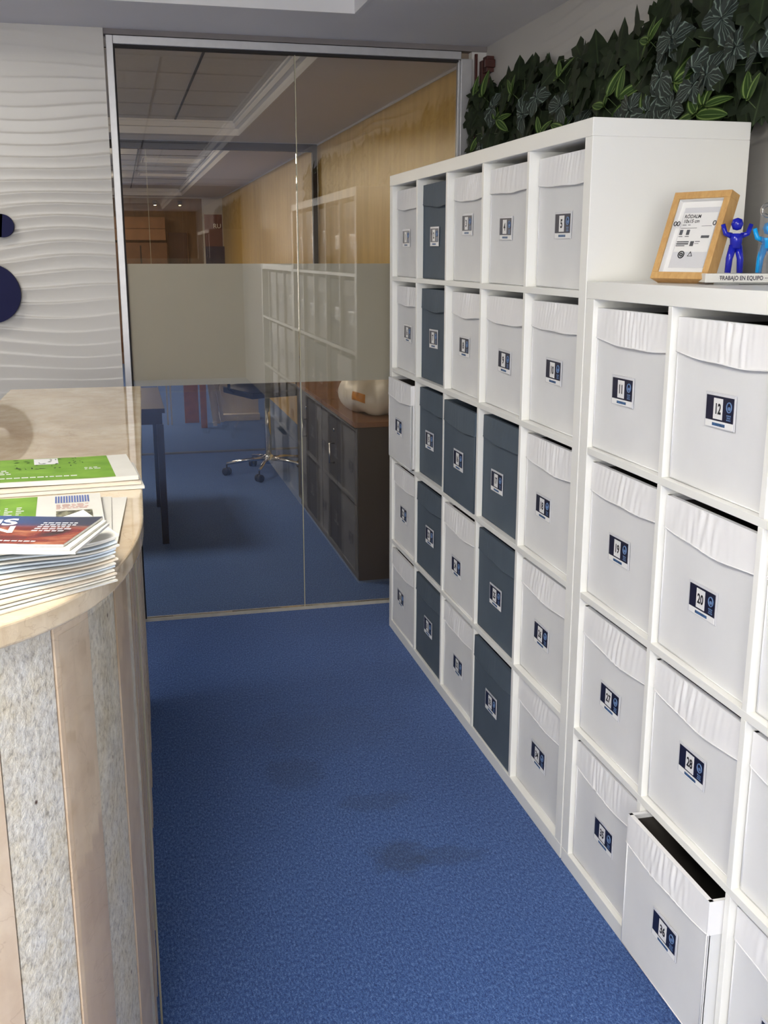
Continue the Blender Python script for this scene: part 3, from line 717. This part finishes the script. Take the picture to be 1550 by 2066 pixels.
# boundaries measured on the front from right to left
cuts = [arc_at((-1.059, -1.0)), arc_at((-1.091, -1.0)), arc_at((-1.139, -1.0)), arc_at((-1.204, -1.0))]
cuts = sorted(cuts)
wid = .115
bounds = [0.0]; k = 0; s0 = cuts[0]; back = []
while s0 - wid > .1: s0 -= wid; back.append(s0)
bounds = [0.0] + back[::-1] + cuts
s0 = cuts[-1]; flip = 0
while s0 + (.13 if flip else .17) < arc[-1]: s0 += (.13 if flip else .17); flip ^= 1; bounds.append(s0)
bounds.append(arc[-1])
i_c = bounds.index(cuts[0])     # the strip that starts at cuts[0] (between cuts[0] and cuts[1]) is granite
def interp(s_):
    for i in range(len(arc) - 1):
        if arc[i + 1] >= s_:
            f_ = (s_ - arc[i]) / max(1e-9, arc[i + 1] - arc[i]); return (BD_[i][0] + (BD_[i + 1][0] - BD_[i][0]) * f_, BD_[i][1] + (BD_[i + 1][1] - BD_[i][1]) * f_)
    return BD_[-1]
def strip(s0, s1, d_in, name, mat, z0=0.0, z1=CT - TH, d_out=0.0):
    inner = [s_ for s_ in arc if s0 < s_ < s1]; pts = [interp(s_) for s_ in [s0] + inner + [s1]]
    if len(pts) < 2: return
    o_ = offset(pts, -d_out); i_ = offset(pts, d_in)
    return crel(MB().prism(o_ + i_[::-1], z0, z1).build(name, mat, ctr))
for i in range(len(bounds) - 1):
    gran = (i - i_c) % 2 == 0
    a_, b_ = bounds[i] + .0015, bounds[i + 1] - .0015
    if gran: tag(strip(a_, b_, .03, 'granite_strip', 'granite', d_out=.001), 'rough grey granite strip')
    else: tag(strip(a_, b_, .03, 'marble_strip', 'marble_strip', d_out=.003), 'polished beige marble strip')
# mortar core behind the strips
core_o = offset(BD_, .004); core_i = offset(BD_, .12)
crel(MB().prism(core_o + core_i[::-1], 0, CT - TH - .001).build('core', 'paper_cream', ctr))
# clear plastic sheet protecting the front edge
shs = [s_ for s_ in arc if cuts[0] - .32 < s_ < cuts[2] + .012]
pts = [interp(s_) for s_ in shs]; o_ = offset(pts, -.0115); i_ = offset(pts, -.0100)
tag(crel(MB().prism(o_ + i_[::-1], .01, CT - TH - .02).build('protective_sheet', 'plexi', ctr)), 'clear plastic sheet over the stone front')
ed = MB(); 
for s_ in (cuts[0] - .318,): 
    p = interp(s_); ed.box(p[0] + .0085, p[0] + .0125, p[1] - .001, p[1] + .001, .01, CT - TH - .02)
crel(ed.build('sheet_edge', 'glass_edge', ctr))

# ------------------------------------------------------------------ newspapers and magazine
def paper_sheet(name, mat, P0, yaw, W_, D_, th, zf, parent=None, label=None, cat=None, group=None, nu=26, nv=10, curl=0.0):
    """slab of folded paper; local u along width, v along depth (to the far side); zf(u,v) height of underside"""
    cs, sn = cos(yaw), sin(yaw)
    def pt(u, v, up=0.0):
        x = (u - .5) * W_; y = (v - .5) * D_
        return (P0[0] + x * cs - y * sn, P0[1] + x * sn + y * cs, P0[2] + zf(u, v) + up)
    m = MB().grid(lambda u, v: pt(u, v, th), nu, nv)
    m.grid(lambda u, v: pt(u, v, 0), nu, nv, flip=True)
    m.grid(lambda u, v: pt(u, 0, th * v), nu, 1, smooth=False).grid(lambda u, v: pt(u, 1, th * v), nu, 1, smooth=False, flip=True)
    m.grid(lambda u, v: pt(0, u, th * v), nv, 1, smooth=False, flip=True).grid(lambda u, v: pt(1, u, th * v), nv, 1, smooth=False)
    o = m.build(name, mat, parent)
    if label: tag(o, label, cat, group)
    return o, lambda u, v, up=.0: pt(u, v, th + .0004 + up)
def patch(pt, u0, u1, v0, v1, mat, name, parent, up=0, n=14):
    m = MB().grid(lambda a, b: pt(u0 + (u1 - u0) * a, v0 + (v1 - v0) * b, up), n, max(2, n // 3)); return m.build(name, mat, parent)
def ptext(pt, txt, u, v, size, mat, name, parent, W_, D_, rot=0, bold=0.0, up=.0004, sx=1.0):
    cs, sn = cos(rot), sin(rot); m = MB()
    def fn(x, y):
        X = x * cs - y * sn; Y = x * sn + y * cs; return pt(u + X / W_, v + Y / D_, up)
    add_text(m, txt, size, fn, bold, sx); return m.build(name, mat, parent)
def text_lines(pt, u0, u1, v0, v1, rows, mat, name, parent, up=.0004, seed=1):
    r = random.Random(seed); m = MB()
    for i in range(rows):
        v = v1 + (v0 - v1) * (i + .5) / rows; hgt = abs(v1 - v0) / rows * .22; u = u0
        while u < u1 - .01:
            w_ = r.uniform(.012, .035)
            if u + w_ > u1: break
            m.face([pt(u, v - hgt, up), pt(u + w_, v - hgt, up), pt(u + w_, v + hgt, up), pt(u, v + hgt, up)]); u += w_ + .008
    return m.build(name, mat, parent)

YAW0 = .09
# far folded newspaper with green front page (three layers)
def corner(cx, cy, yaw, W_, D_):
    """centre of a sheet whose front right corner is at (cx, cy)"""
    cs, sn = cos(yaw), sin(yaw); return (cx - W_ / 2 * cs - D_ / 2 * sn, cy - W_ / 2 * sn + D_ / 2 * cs)
for k, (dx, dy, dya, wd_, dp_) in enumerate(((.002, -.012, -.02, .35, .235), (-.004, -.005, .01, .345, .235))):
    paper_sheet('newspaper', ['paper', 'paper_cream'][k], (-1.190 + dx, -.215 + dy, CT + .0008 + k * .0058), YAW0 + dya, wd_, dp_, .0046, lambda u, v, k=k: 0.0 , label=['folded white newspaper at the bottom of the far pile on the counter', 'folded newspaper directly under the green front page, far pile on the counter'][k], cat='newspaper', group='newspapers in the far pile', nv=6)
n1, p1 = paper_sheet('newspaper', 'paper', (-1.197, -.212, CT + .0124), YAW0, .345, .225, .008, lambda u, v: .001 * (1 + sin(6 * u)), label='folded newspaper with bright green front page lying farthest back on the counter', cat='newspaper', group='newspapers in the far pile')
tag(patch(p1, .0, .885, .02, .99, 'green_page', 'green_page', n1), 'bright green printed page')
patch(p1, .48, .61, .70, .97, 'white_print', 'printed_shape', n1, .0003)
rq = random.Random(9)
fm = MB()
for _ in range(46):   # small printed drawings
    u = rq.choice((rq.uniform(.38, .47), rq.uniform(.48, .63), rq.uniform(.66, .75))); v = rq.uniform(.50, .95) if u < .63 else rq.uniform(.60, .97)
    a_ = rq.uniform(0, 3); l_ = rq.uniform(.006, .022)
    fm.face([p1(u - l_ * cos(a_), v - l_ * sin(a_) * 1.6, .0006), p1(u + .004, v - .012, .0006), p1(u + l_ * cos(a_), v + l_ * sin(a_) * 1.6, .0006), p1(u - .004, v + .014, .0006)])
fm.build('printed_figures', 'halftone', n1)
text_lines(p1, .22, .36, .30, .52, 3, 'white_print', 'white_lettering', n1, seed=3)
text_lines(p1, .74, .83, .38, .50, 2, 'white_print', 'white_lettering', n1, seed=4)
text_lines(p1, .30, .70, .12, .20, 1, 'white_print', 'white_lettering', n1, seed=5)

# pile of folded newspapers fanned forward
cols = ['paper', 'paper', 'paper_cream', 'paper', 'paper_blue', 'paper', 'paper_cream', 'paper', 'paper_blue', 'paper_blue', 'paper', 'paper_blue', 'paper', 'paper']
NP = 14; rp = random.Random(21)
words = ['lowest', 'second from the bottom', 'third from the bottom', 'fourth from the bottom', 'fifth from the bottom', 'sixth from the bottom', 'seventh from the bottom', 'eighth from the bottom', 'ninth from the bottom', 'tenth from the bottom', 'fourth from the top', 'third from the top', 'second from the top', 'topmost']
def lay(k):   # underside height of layer k: the folds spring up towards the front left, the right ends curl up
    return lambda u, v, k=k: k * (.0031 + .0007 * (1 - u) ** 2 + .0007 * sin(PI * u) ** 2 * (1 - v) + .0008 * max(0, (u - .75) / .25) ** 2)
for k in range(NP):
    f_ = k / (NP - 1); yaw = .66 - .34 * f_ + rp.uniform(-.015, .015); W_, D_ = .30, .165
    c_ = corner(-1.054 + .004 * f_ + rp.uniform(-.003, .003), -.898 + .040 * f_ + rp.uniform(-.003, .003), yaw, W_, D_)
    paper_sheet('newspaper', cols[k], (c_[0], c_[1], CT + .0006), yaw, W_, D_, .0023, lay(k), label='folded newspaper in the near pile on the counter, %s' % words[k], cat='newspaper', group='newspapers in the near pile', nu=30, nv=5)
PT = .0006 + NP * .0041
# loose newspaper with green page and white margin, propped on the far side of the pile
W2, D2 = .36, .325
def n2z(u, v): return .0076 + .030 * max(0, (.55 - u) / .55) ** 1.6 + .004 * (1 - v)
for k, (dx, dy, dya) in enumerate(((.018, .003, -.10), (.008, .002, -.04))):
    c_ = corner(-1.066 + dx * .4, -.736 + dy, .05 + dya, W2, D2)
    paper_sheet('newspaper', 'paper', (c_[0] + dx * .3, c_[1] + .004, CT + .0008 + k * .0026), .05 + dya, W2, D2, .0016, lambda u, v, k=k: n2z(u, v) - .0074, label=['loose newspaper sheet sticking out at the right under the green page, lower one', 'loose newspaper sheet sticking out at the right under the green page, upper one'][k], cat='newspaper', group='newspapers in the near pile')
c_ = corner(-1.066, -.742, .05, W2, D2)
n2, p2 = paper_sheet('newspaper', 'paper', (c_[0], c_[1], CT), .05, W2, D2, .008, n2z, label='open newspaper with green page and a blue striped column, between the two piles', cat='newspaper', group='newspapers in the near pile')
tag(patch(p2, .0, .715, .02, .985, 'green_page', 'green_page', n2), 'green printed page')
patch(p2, .80, .955, .26, .60, 'photo', 'printed_photo', n2, .0003)
m = MB()
for i in range(13):
    u = .795 + i * .0120; m.face([p2(u, .79, .0004), p2(u + .007, .79, .0004), p2(u + .007, .955, .0004), p2(u, .955, .0004)])
m.build('blue_stripes', 'blue_print', n2)
text_lines(p2, .80, .95, .64, .76, 4, 'red_print', 'red_lettering', n2, seed=8)
patch(p2, .30, .42, .45, .62, 'halftone', 'printed_figure', n2, .0003, 8)
patch(p2, .20, .34, .58, .72, 'halftone', 'printed_figure', n2, .0003, 8)
ptext(p2, 'IA NA -1', .38, .84, .026, 'white_print', 'white_lettering', n2, W2, D2, sx=1.1)
for a in (.53, .58, .63): text_lines(p2, a, a + .035, .40, .75, 9, 'white_print', 'white_lettering', n2, seed=int(a * 100))
# magazines on top: corner points to the right
MW, MD = .26, .128; MY = -.36
def mz(u, v): return .004 * (u ** 2) + .003 * u * v + .001 * sin(5 * u) + .001
def mpos(cx, cy, yaw):   # back right corner at (cx, cy)
    cs, sn = cos(yaw), sin(yaw); return (cx - MW / 2 * cs + MD / 2 * sn, cy - MW / 2 * sn - MD / 2 * cs)
for k in range(2):
    c_ = mpos(-1.060 - .003 * k, -.858 + .004 * k, MY + .05 - .03 * k)
    paper_sheet('magazine', 'paper', (c_[0], c_[1], CT + PT + .0014 + k * .0034), MY + .05 - .03 * k, MW, MD, .0030, mz, label=['white-edged magazine under the dark red one, lower of two', 'white-edged magazine under the dark red one, upper of two'][k], cat='magazine', group='magazines on the near pile')
c_ = mpos(-1.068, -.848, MY)
mg, pm = paper_sheet('magazine', 'paper', (c_[0], c_[1], CT + PT + .0084), MY, MW, MD, .0028, mz, label='glossy magazine with blue and dark red cover on top of the near pile', cat='magazine', group='magazines on the near pile')
patch(pm, 0, 1, 0, 1, 'cover', 'cover', mg, 0, 20)
ptext(pm, 'OUS', .44, .66, .044, 'white_print', 'title', mg, MW, MD, .30, .0014)
ptext(pm, 'VEN', .50, .38, .044, 'white_print', 'title', mg, MW, MD, .30, .0014)
text_lines(pm, .74, .93, .42, .78, 5, 'white_print', 'cover_lines', mg, seed=13)
text_lines(pm, .50, .85, .05, .12, 1, 'white_print', 'cover_lines', mg, seed=14)

# ------------------------------------------------------------------ navy letter S on the wave wall
def letter_S():
    pts = []
    r = .070; cx, cz = -1.512, 1.382
    pts.append((-1.66, 1.33))
    for k in range(0, 4): pts.append((-1.64 + k * .03, 1.322 - .010 * k * .3))
    for k in range(25):
        a = -PI / 2 + PI * k / 24; pts.append((cx + r * cos(a), cz + r * sin(a)))
    cx2, cz2, r2 = -1.592, 1.542, .090
    for k in range(25):
        a = -PI / 2 - PI * k / 24; pts.append((cx2 + r2 * cos(a), cz2 + r2 * sin(a)))
    pts += [(-1.53, 1.636), (-1.49, 1.638), (-1.447, 1.633)]
    hw = .0425; L, R = [], []
    for i, p in enumerate(pts):
        a = pts[max(0, i - 1)]; b_ = pts[min(len(pts) - 1, i + 1)]; tx, tz = b_[0] - a[0], b_[1] - a[1]; l_ = math.hypot(tx, tz) or 1
        L.append((p[0] - tz / l_ * hw, p[1] + tx / l_ * hw)); R.append((p[0] + tz / l_ * hw, p[1] - tx / l_ * hw))
    m = MB(); y0, y1 = 2.066, 2.094
    n = len(pts)
    for y, fl in ((y0, 0), (y1, 1)):
        for i in range(n - 1):
            q = [(R[i][0], y, R[i][1]), (R[i + 1][0], y, R[i + 1][1]), (L[i + 1][0], y, L[i + 1][1]), (L[i][0], y, L[i][1])]
            m.face(q if not fl else q[::-1])
    for sidep, fl in ((L, 0), (R, 1)):
        for i in range(n - 1):
            q = [(sidep[i][0], y0, sidep[i][1]), (sidep[i + 1][0], y0, sidep[i + 1][1]), (sidep[i + 1][0], y1, sidep[i + 1][1]), (sidep[i][0], y1, sidep[i][1])]
            m.face(q if not fl else q[::-1])
    for p in (pts[0], pts[-1]):
        T = Matrix.Translation((p[0], y1, p[1])) @ Matrix.Rotation(PI / 2, 4, 'X')
        m.prism([(hw * cos(a), hw * sin(a)) for a in [i * 2 * PI / 28 for i in range(28)]], 0, y1 - y0, T)
    return m
tag(letter_S().build('wall_letter', 'navy'), 'large navy blue letter S mounted on the white wavy wall, cut by the left edge', 'sign letter')

# ------------------------------------------------------------------ picture frame and acrylic trophy on the lower shelf
ZT = SB
pf = thing('picture_frame', (.072, -.201, ZT + .0005), 'small oak picture frame with its paper insert, leaning back on the lower shelf', 'picture frame', None, (0, 0, -1.1704))
FW, FH, FD, LE = .139, .185, .029, .3608
def fT(a, b, c):   # a width, b depth back, c height; leaning back about the back bottom edge
    bb = b - FD; return Vector((a, bb * cos(LE) + c * sin(LE), -bb * sin(LE) + c * cos(LE)))
def fbox(mb, a0, a1, b0, b1, c0, c1):
    T = Matrix.Translation(fT(0, FD, 0)) @ Matrix.Rotation(-LE, 4, 'X') @ Matrix.Translation((0, -FD, 0)); return mb.box(a0, a1, b0, b1, c0, c1, T)
e = .0145
fr_ = MB(); fbox(fr_, 0, FW, 0, FD, 0, e); fbox(fr_, 0, FW, 0, FD, FH - e, FH); fbox(fr_, 0, e, 0, FD, e, FH - e); fbox(fr_, FW - e, FW, 0, FD, e, FH - e)
fr_.build('wooden_frame', 'oak', pf, bevel=.0008)
mm = MB(); i0 = e; w2 = .017
fbox(mm, i0, i0 + .001, .004, .016, i0, FH - i0); fbox(mm, FW - i0 - .001, FW - i0, .004, .016, i0, FH - i0); fbox(mm, i0, FW - i0, .004, .016, i0, i0 + .001); fbox(mm, i0, FW - i0, .004, .016, FH - i0 - .001, FH - i0)
fbox(mm, i0, FW - i0, .0155, .0165, i0, FH - i0)
mm.build('mount', 'white_print', pf)
ins = MB(); fbox(ins, i0 + .012, FW - i0 - .012, .0145, .0154, i0 + .014, FH - i0 - .014); ins = ins.build('paper_insert', 'sticker', pf)
lb = MB(); fbox(lb, i0 + .014, FW - i0 - .013, .0141, .0145, .062, .145); lb.build('printed_label', 'white_print', ins)
def fp(a, c, b=.0138): return tuple(fT(a, b, c))
def ftext(txt, a, c, size, sx=1.0, mat='black_print', bold=.0002):
    m = MB(); add_text(m, txt, size, lambda x, y: fp(a + x, c + y), bold, sx); return m.build('lettering', mat, ins)
ftext('RÖDALM', .052, .137, .0105, .95); ftext('10x15 cm', .052, .127, .0105, .95)
m = MB()
for (a0, a1, c0, c1) in ((.032, .042, .1185, .120), (.046, .052, .1185, .120), (.030, .070, .112, .113), (.030, .038, .098, .109), (.047, .055, .098, .109), (.030, .040, .094, .0955), (.046, .056, .094, .0955), (.030, .060, .082, .0845), (.030, .060, .0775, .0805), (.030, .052, .074, .076), (.064, .073, .074, .0845), (.075, .087, .083, .0845), (.075, .085, .079, .080), (.080, .105, .116, .1168), (.086, .106, .091, .0965)):
    m.face([fp(a0, c0), fp(a1, c0), fp(a1, c1), fp(a0, c1)])
m.build('small_print', 'grey_print', ins)
m = MB()
m.tube([fp(.050 + .007 * cos(a), .056 + .007 * sin(a)) for a in [i * 2 * PI / 16 for i in range(16)]], .0012, 5, closed=True)
m.tube([fp(.050 + .003 * cos(a), .056 + .003 * sin(a)) for a in [i * 2 * PI / 10 for i in range(10)]], .0012, 5, closed=True)
m.tube([fp(.072 + .006 * cos(a), .056 + .006 * sin(a)) for a in [PI / 2 + i * 2 * PI / 3 for i in range(3)]], .0010, 5, closed=True)
for cx_ in (.022, .030, .118): m.tube([fp(cx_ + .0035 * cos(a), .118 + .0045 * sin(a), .003) for a in [i * 2 * PI / 10 for i in range(10)]], .0009, 5, closed=True)
m.build('printed_symbols', 'black_print', ins)
gm = MB(); fbox(gm, i0, FW - i0, .0025, .004, i0, FH - i0); gm.build('glass', 'frame_glass', pf)

AY = -.2422
tr = thing('acrylic_trophy', (.092, -.356, ZT + .0005), 'clear acrylic trophy with blue figures on a base lettered TRABAJO EN EQUIPO', 'trophy', None, (0, 0, AY))
MB().box(0, .235, 0, .055, 0, .0035).build('base_plate', 'acrylic', tr)
MB().box(0, .235, .004, .051, .0036, .0215).build('lettered_base', 'acrylic_white', tr, bevel=.0015)
m = MB(); add_text(m, 'TRABAJO EN EQUIPO', .0115, lambda x, y: (.071 + x, .0036, .0125 + y), .0002, .78); m.build('lettering', 'navy_print', tr)
m = MB(); add_text(m, '·••', .008, lambda x, y: (.030 + x, .0036, .0125 + y)); add_text(m, '••·', .008, lambda x, y: (.121 + x, .0036, .0125 + y)); m.build('ornament', 'grey_print', tr)
def figure(x, mat, hgt, spread, name):
    m = MB()
    m.tube([(x - spread, .026, .0225), (x - spread * .9, .026, .05), (x - spread * .4, .026, .075)], [.0062, .0068, .008], 10)
    m.tube([(x + spread, .026, .0225), (x + spread * .9, .026, .05), (x + spread * .4, .026, .075)], [.0062, .0068, .008], 10)
    m.tube([(x, .026, .070), (x, .026, .085), (x, .026, hgt - .030)], [.011, .012, .014], 12)
    m.tube([(x - .010, .026, hgt - .034), (x - .022, .026, hgt - .030), (x - .028, .026, hgt - .012)], [.006, .005, .0045], 8)
    m.tube([(x + .010, .026, hgt - .034), (x + .022, .026, hgt - .030), (x + .028, .026, hgt - .012)], [.006, .005, .0045], 8)
    m.lathe([(.001, -.012), (.008, -.010), (.012, 0), (.009, .009), (.001, .012)], (x, .026, hgt - .012), 14)
    return m.build(name, mat, tr)
figure(.062, 'fig_blue', .128, .012, 'standing_figure')
figure(.125, 'fig_cyan', .120, .014, 'standing_figure')
figure(.190, 'fig_blue', .128, .012, 'standing_figure')
m = MB(); a0 = [(.013 * cos(a) + .122, .026, .142 + .011 * sin(a)) for a in [i * 2 * PI / 24 for i in range(24)]]
m.tube(a0, .004, 8, closed=True); m.box(.109, .135, .018, .034, .022, .136); m.build('clear_column', 'acrylic', tr)

# ------------------------------------------------------------------ office behind the glass
def cabinet(y0, y1, label):
    t = thing('office_cabinet', (.23, (y0 + y1) / 2, 0), label, 'cabinet', 'dark cabinets behind the glass'); h = (y1 - y0) / 2
    MB().box(-.22, .22, -h, h, 0, .745).build('body', 'dark_laminate', t, bevel=.002)
    MB().box(-.235, .222, -h, h, .745, .770).build('top_board', 'brown_wood', t, bevel=.002)
    for s_, (a, b_) in enumerate(((-h + .004, -.002), (.002, h - .004))):
        d = MB().box(-.236, -.2205, a, b_, .05, .74).build('door', 'grey_door', t, bevel=.0015)
        yy = .03 if s_ else -.03 - .0
        if s_:
            MB().tube([(-.237, yy + .04, .49), (-.262, yy + .04, .49), (-.262, yy + .04, .59), (-.237, yy + .04, .59)], .005, 8).build('handle', 'chrome', d)
            T = Matrix.Translation((-.2365, yy + .04, .66)) @ Matrix.Rotation(-PI / 2, 4, 'Y')
            MB().lathe([(.009, 0), (.009, .003), (.006, .005)], T=T, n=14).build('lock', 'chrome', d)
cabinet(2.46, 3.29, 'dark brown office cabinet behind the glass, nearest to the partition')
cabinet(3.30, 4.13, 'dark brown office cabinet behind the glass, second from the partition')

dk = thing('desk', (-1.5, 3.83, 0), 'dark desk with square metal legs behind the glass, left', 'desk')
MB().box(-.7, .665, -.47, .47, .715, .74).build('desk_top', 'dark_laminate', dk, bevel=.002)
MB().box(-.68, .65, -.46, -.42, .655, .714).box(-.68, .65, .42, .46, .655, .714).box(.61, .65, -.42, .42, .655, .714).build('rail', 'dark_laminate', dk)
for x in (-.66, .62):
    for y in (-.445, .445): MB().box(x - .0, x + .035, y - .025, y + .025, 0, .655).build('leg', 'dark_laminate', dk)

ch = thing('office_chair', (-.06, 5.12, 0), 'black office chair with chrome five-star base in the office behind the glass', 'office chair', None, (0, 0, .35))
bs = MB(); bs.lathe([(.03, .075), (.034, .085), (.034, .13), (.026, .14)], n=18)
for k in range(5):
    a = k * 2 * PI / 5 + 2.75; bs.tube([(.02 * cos(a), .02 * sin(a), .112), (.15 * cos(a), .15 * sin(a), .105), (.30 * cos(a), .30 * sin(a), .082)], [.016, .013, .010], 8)
bs.build('base', 'chrome', ch)
for k in range(5):
    a = k * 2 * PI / 5 + 2.75; x, y = .30 * cos(a), .30 * sin(a)
    m = MB()
    for s_ in (-1, 1):
        T = Matrix.Translation((x, y, .027)) @ Matrix.Rotation(a + .8, 4, 'Z') @ Matrix.Rotation(PI / 2, 4, 'Y'); m.lathe([(.02, s_ * .006), (.027, s_ * .010), (.027, s_ * .022), (.02, s_ * .025)], T=T, n=16)
    m.tube([(x, y, .03), (x, y, .078)], .006, 8); m.build('caster', 'black_plastic', ch)
MB().tube([(0, 0, .13), (0, 0, .575)], [.024, .018], 12).build('column', 'chrome', ch)
MB().grid(lambda u, v: ((u - .5) * .48, (v - .5) * .46, .62 + .03 * (1 - (2 * u - 1) ** 4) * (1 - (2 * v - 1) ** 4)), 12, 12).box(-.235, .235, -.225, .225, .575, .620).build('seat', 'black_plastic', ch, bevel=.01)
MB().box(-.21, .21, .22, .27, .73, 1.15).box(-.03, .03, .20, .27, .59, .75).build('backrest', 'black_plastic', ch, bevel=.02)
for s_ in (-1, 1): MB().tube([(s_ * .24, .05, .60), (s_ * .27, .05, .62), (s_ * .27, .05, .81), (s_ * .26, -.08, .82), (s_ * .26, .14, .82)], .011, 8).build('armrest', 'black_plastic', ch)

bg_ = thing('plastic_bag', (.19, 2.82, .771), 'white plastic bag with orange print lying on the nearest dark cabinet', 'bag')
def bagf(u, v):
    a = 2 * PI * u; ph_ = PI * v; r = sin(ph_) ** .6 if 0 < v < 1 else 0
    w_ = 1 + .07 * sin(5 * a + 3 * v) + .05 * sin(9 * a - 4 * v)
    return (.185 * r * cos(a) * w_, .25 * r * sin(a) * w_, max(.0, .085 - .10 * cos(ph_) * (1 + .12 * sin(3 * a)) + .012 * sin(7 * a) * r))
bgb = MB().grid(lambda u, v: bagf(u, 1 - v), 40, 16).build('bag_body', 'bag', bg_)
m = MB().grid(lambda u, v: tuple(Vector(bagf(.60 + .05 * u, .44 + .14 * v)) * 1.012), 8, 6); m.build('orange_print', 'bag_print', bgb)
m = MB()
for k in range(3): m.tube([(.03 + .02 * k, -.18 - .01 * k, .10), (.02 + .02 * k, -.26 - .01 * k, .05), (.05 + .03 * k, -.29, .012), (.10 + .02 * k, -.27, .02), (.11, -.2, .07)], .005, 6)
m.build('rope_handle', 'rope', bg_)

# far room clutter
def lean(name, x, y, w_, h_, d_, tilt, mat, label, cat, grp=None, yaw=0, side=0):
    o = MB().box(-w_ / 2, w_ / 2, 0, d_, 0, h_).build(name, mat, loc=(x, y, 0.0), rot=(-tilt, side, yaw)); return tag(o, label, cat, grp)
for k, (x, yy) in enumerate(((-.245, 7.38), (-.205, 7.52), (-.16, 7.60))):
    lean('white_board', x, yy, .035, 1.25, .02, .12, 'white_panel', 'narrow white board leaning in the far room, %s of three' % ['left', 'middle', 'right'][k], 'board', 'white boards leaning in the far room', 0, -.10)
lean('wooden_board', -.352, 7.29, .055, 1.30, .03, .03, 'orange_board', 'narrow orange wooden board standing upright in the far room', 'board')
lean('wooden_board', -.44, 7.62, .13, 1.25, .03, .05, 'orange_board', 'wider orange wooden panel standing behind the narrow board', 'board')
for k, x in enumerate((-.665, -.63)): lean('white_pole', x, 7.55, .013, 1.3, .013, .02, 'white_panel', 'thin white pole standing in the far room, %s of two' % ['left', 'right'][k], 'pole', 'thin white poles in the far room')
pn = thing('white_panel_stand', (.0, 7.75, 0), 'large white panel on a low foot standing in the far room beside the boards', 'panel')
MB().box(-.16, .20, 0, .03, .06, 1.35).build('panel', 'white_panel', pn); MB().box(-.17, .20, -.10, .10, 0, .06).build('foot', 'white_panel', pn)
bn = thing('banner_stand', (-.11, 8.4, 0), 'dark red upright banner with white letters in the far room', 'banner')
MB().box(-.085, .085, -.01, 0, .08, 1.91).build('banner', 'banner', bn); MB().box(-.09, .09, -.10, .08, 0, .08).build('base', 'alu_dark', bn)
MB().box(-.085, .10, -.015, -.0105, .9, 1.61).build('navy_field', 'navy', bn)
m = MB(); add_text(m, 'RU', .06, lambda x, y: (.035 + x, -.0115, 1.80 + y)); m.build('lettering', 'white_print', bn)
wc = thing('wall_cabinet', (-.7, FY - .2, 1.735), 'tan wooden wall cabinet on the far wall of the rear room', 'cabinet')
MB().box(-1.4, .35, -.2, .19, 0, .32).build('body', 'tan_wood', wc, bevel=.004); MB().box(-1.4, .35, -.215, -.2, .155, .165).build('rail', 'brown_wood', wc)
wc = thing('low_cupboard', (-.7, FY - .25, 0), 'brown wooden cupboard under the tan wall cabinet in the rear room', 'cupboard')
MB().box(-1.4, .36, -.2, .24, 0, 1.70).build('body', 'brown_wood', wc, bevel=.004); MB().box(-.02, .0, -.21, -.2, .05, 1.66).build('door_gap', 'dark_gap', wc)
dr = thing('dark_door', (-.17, FY - .05, 0), 'dark red-brown door in the far wall of the rear room', 'door')
MB().box(-.135, .135, -.04, .04, 0, 1.845).build('door_leaf', 'red_wood', dr, bevel=.004); MB().box(-.150, -.136, -.05, .04, 0, 1.86).box(.136, .150, -.05, .04, 0, 1.86).build('door_frame', 'brown_wood', dr)
struct(MB().box(.205, XO, FY - .06, FY - .001, 0, 2.33), 'trim_7', 'wall_white')
for k, x in enumerate((-.469, -.115)):
    t = thing('spot_lamp', (x, FY - .12, 2.25), 'tiny glowing spot lamp high on the far wall, %s of two' % ['left', 'right'][k], 'spot lamp', 'spot lamps on the far wall')
    MB().lathe([(.02, -.02), (.035, .02), (.03, .04)], n=14).build('housing', 'alu_dark', t); MB().lathe([(.015, -.026), (.018, -.021)], n=12).build('bulb', 'spot', t)
    MB().box(-.006, .006, .0, .119, .03, .04).build('arm', 'alu_dark', t)
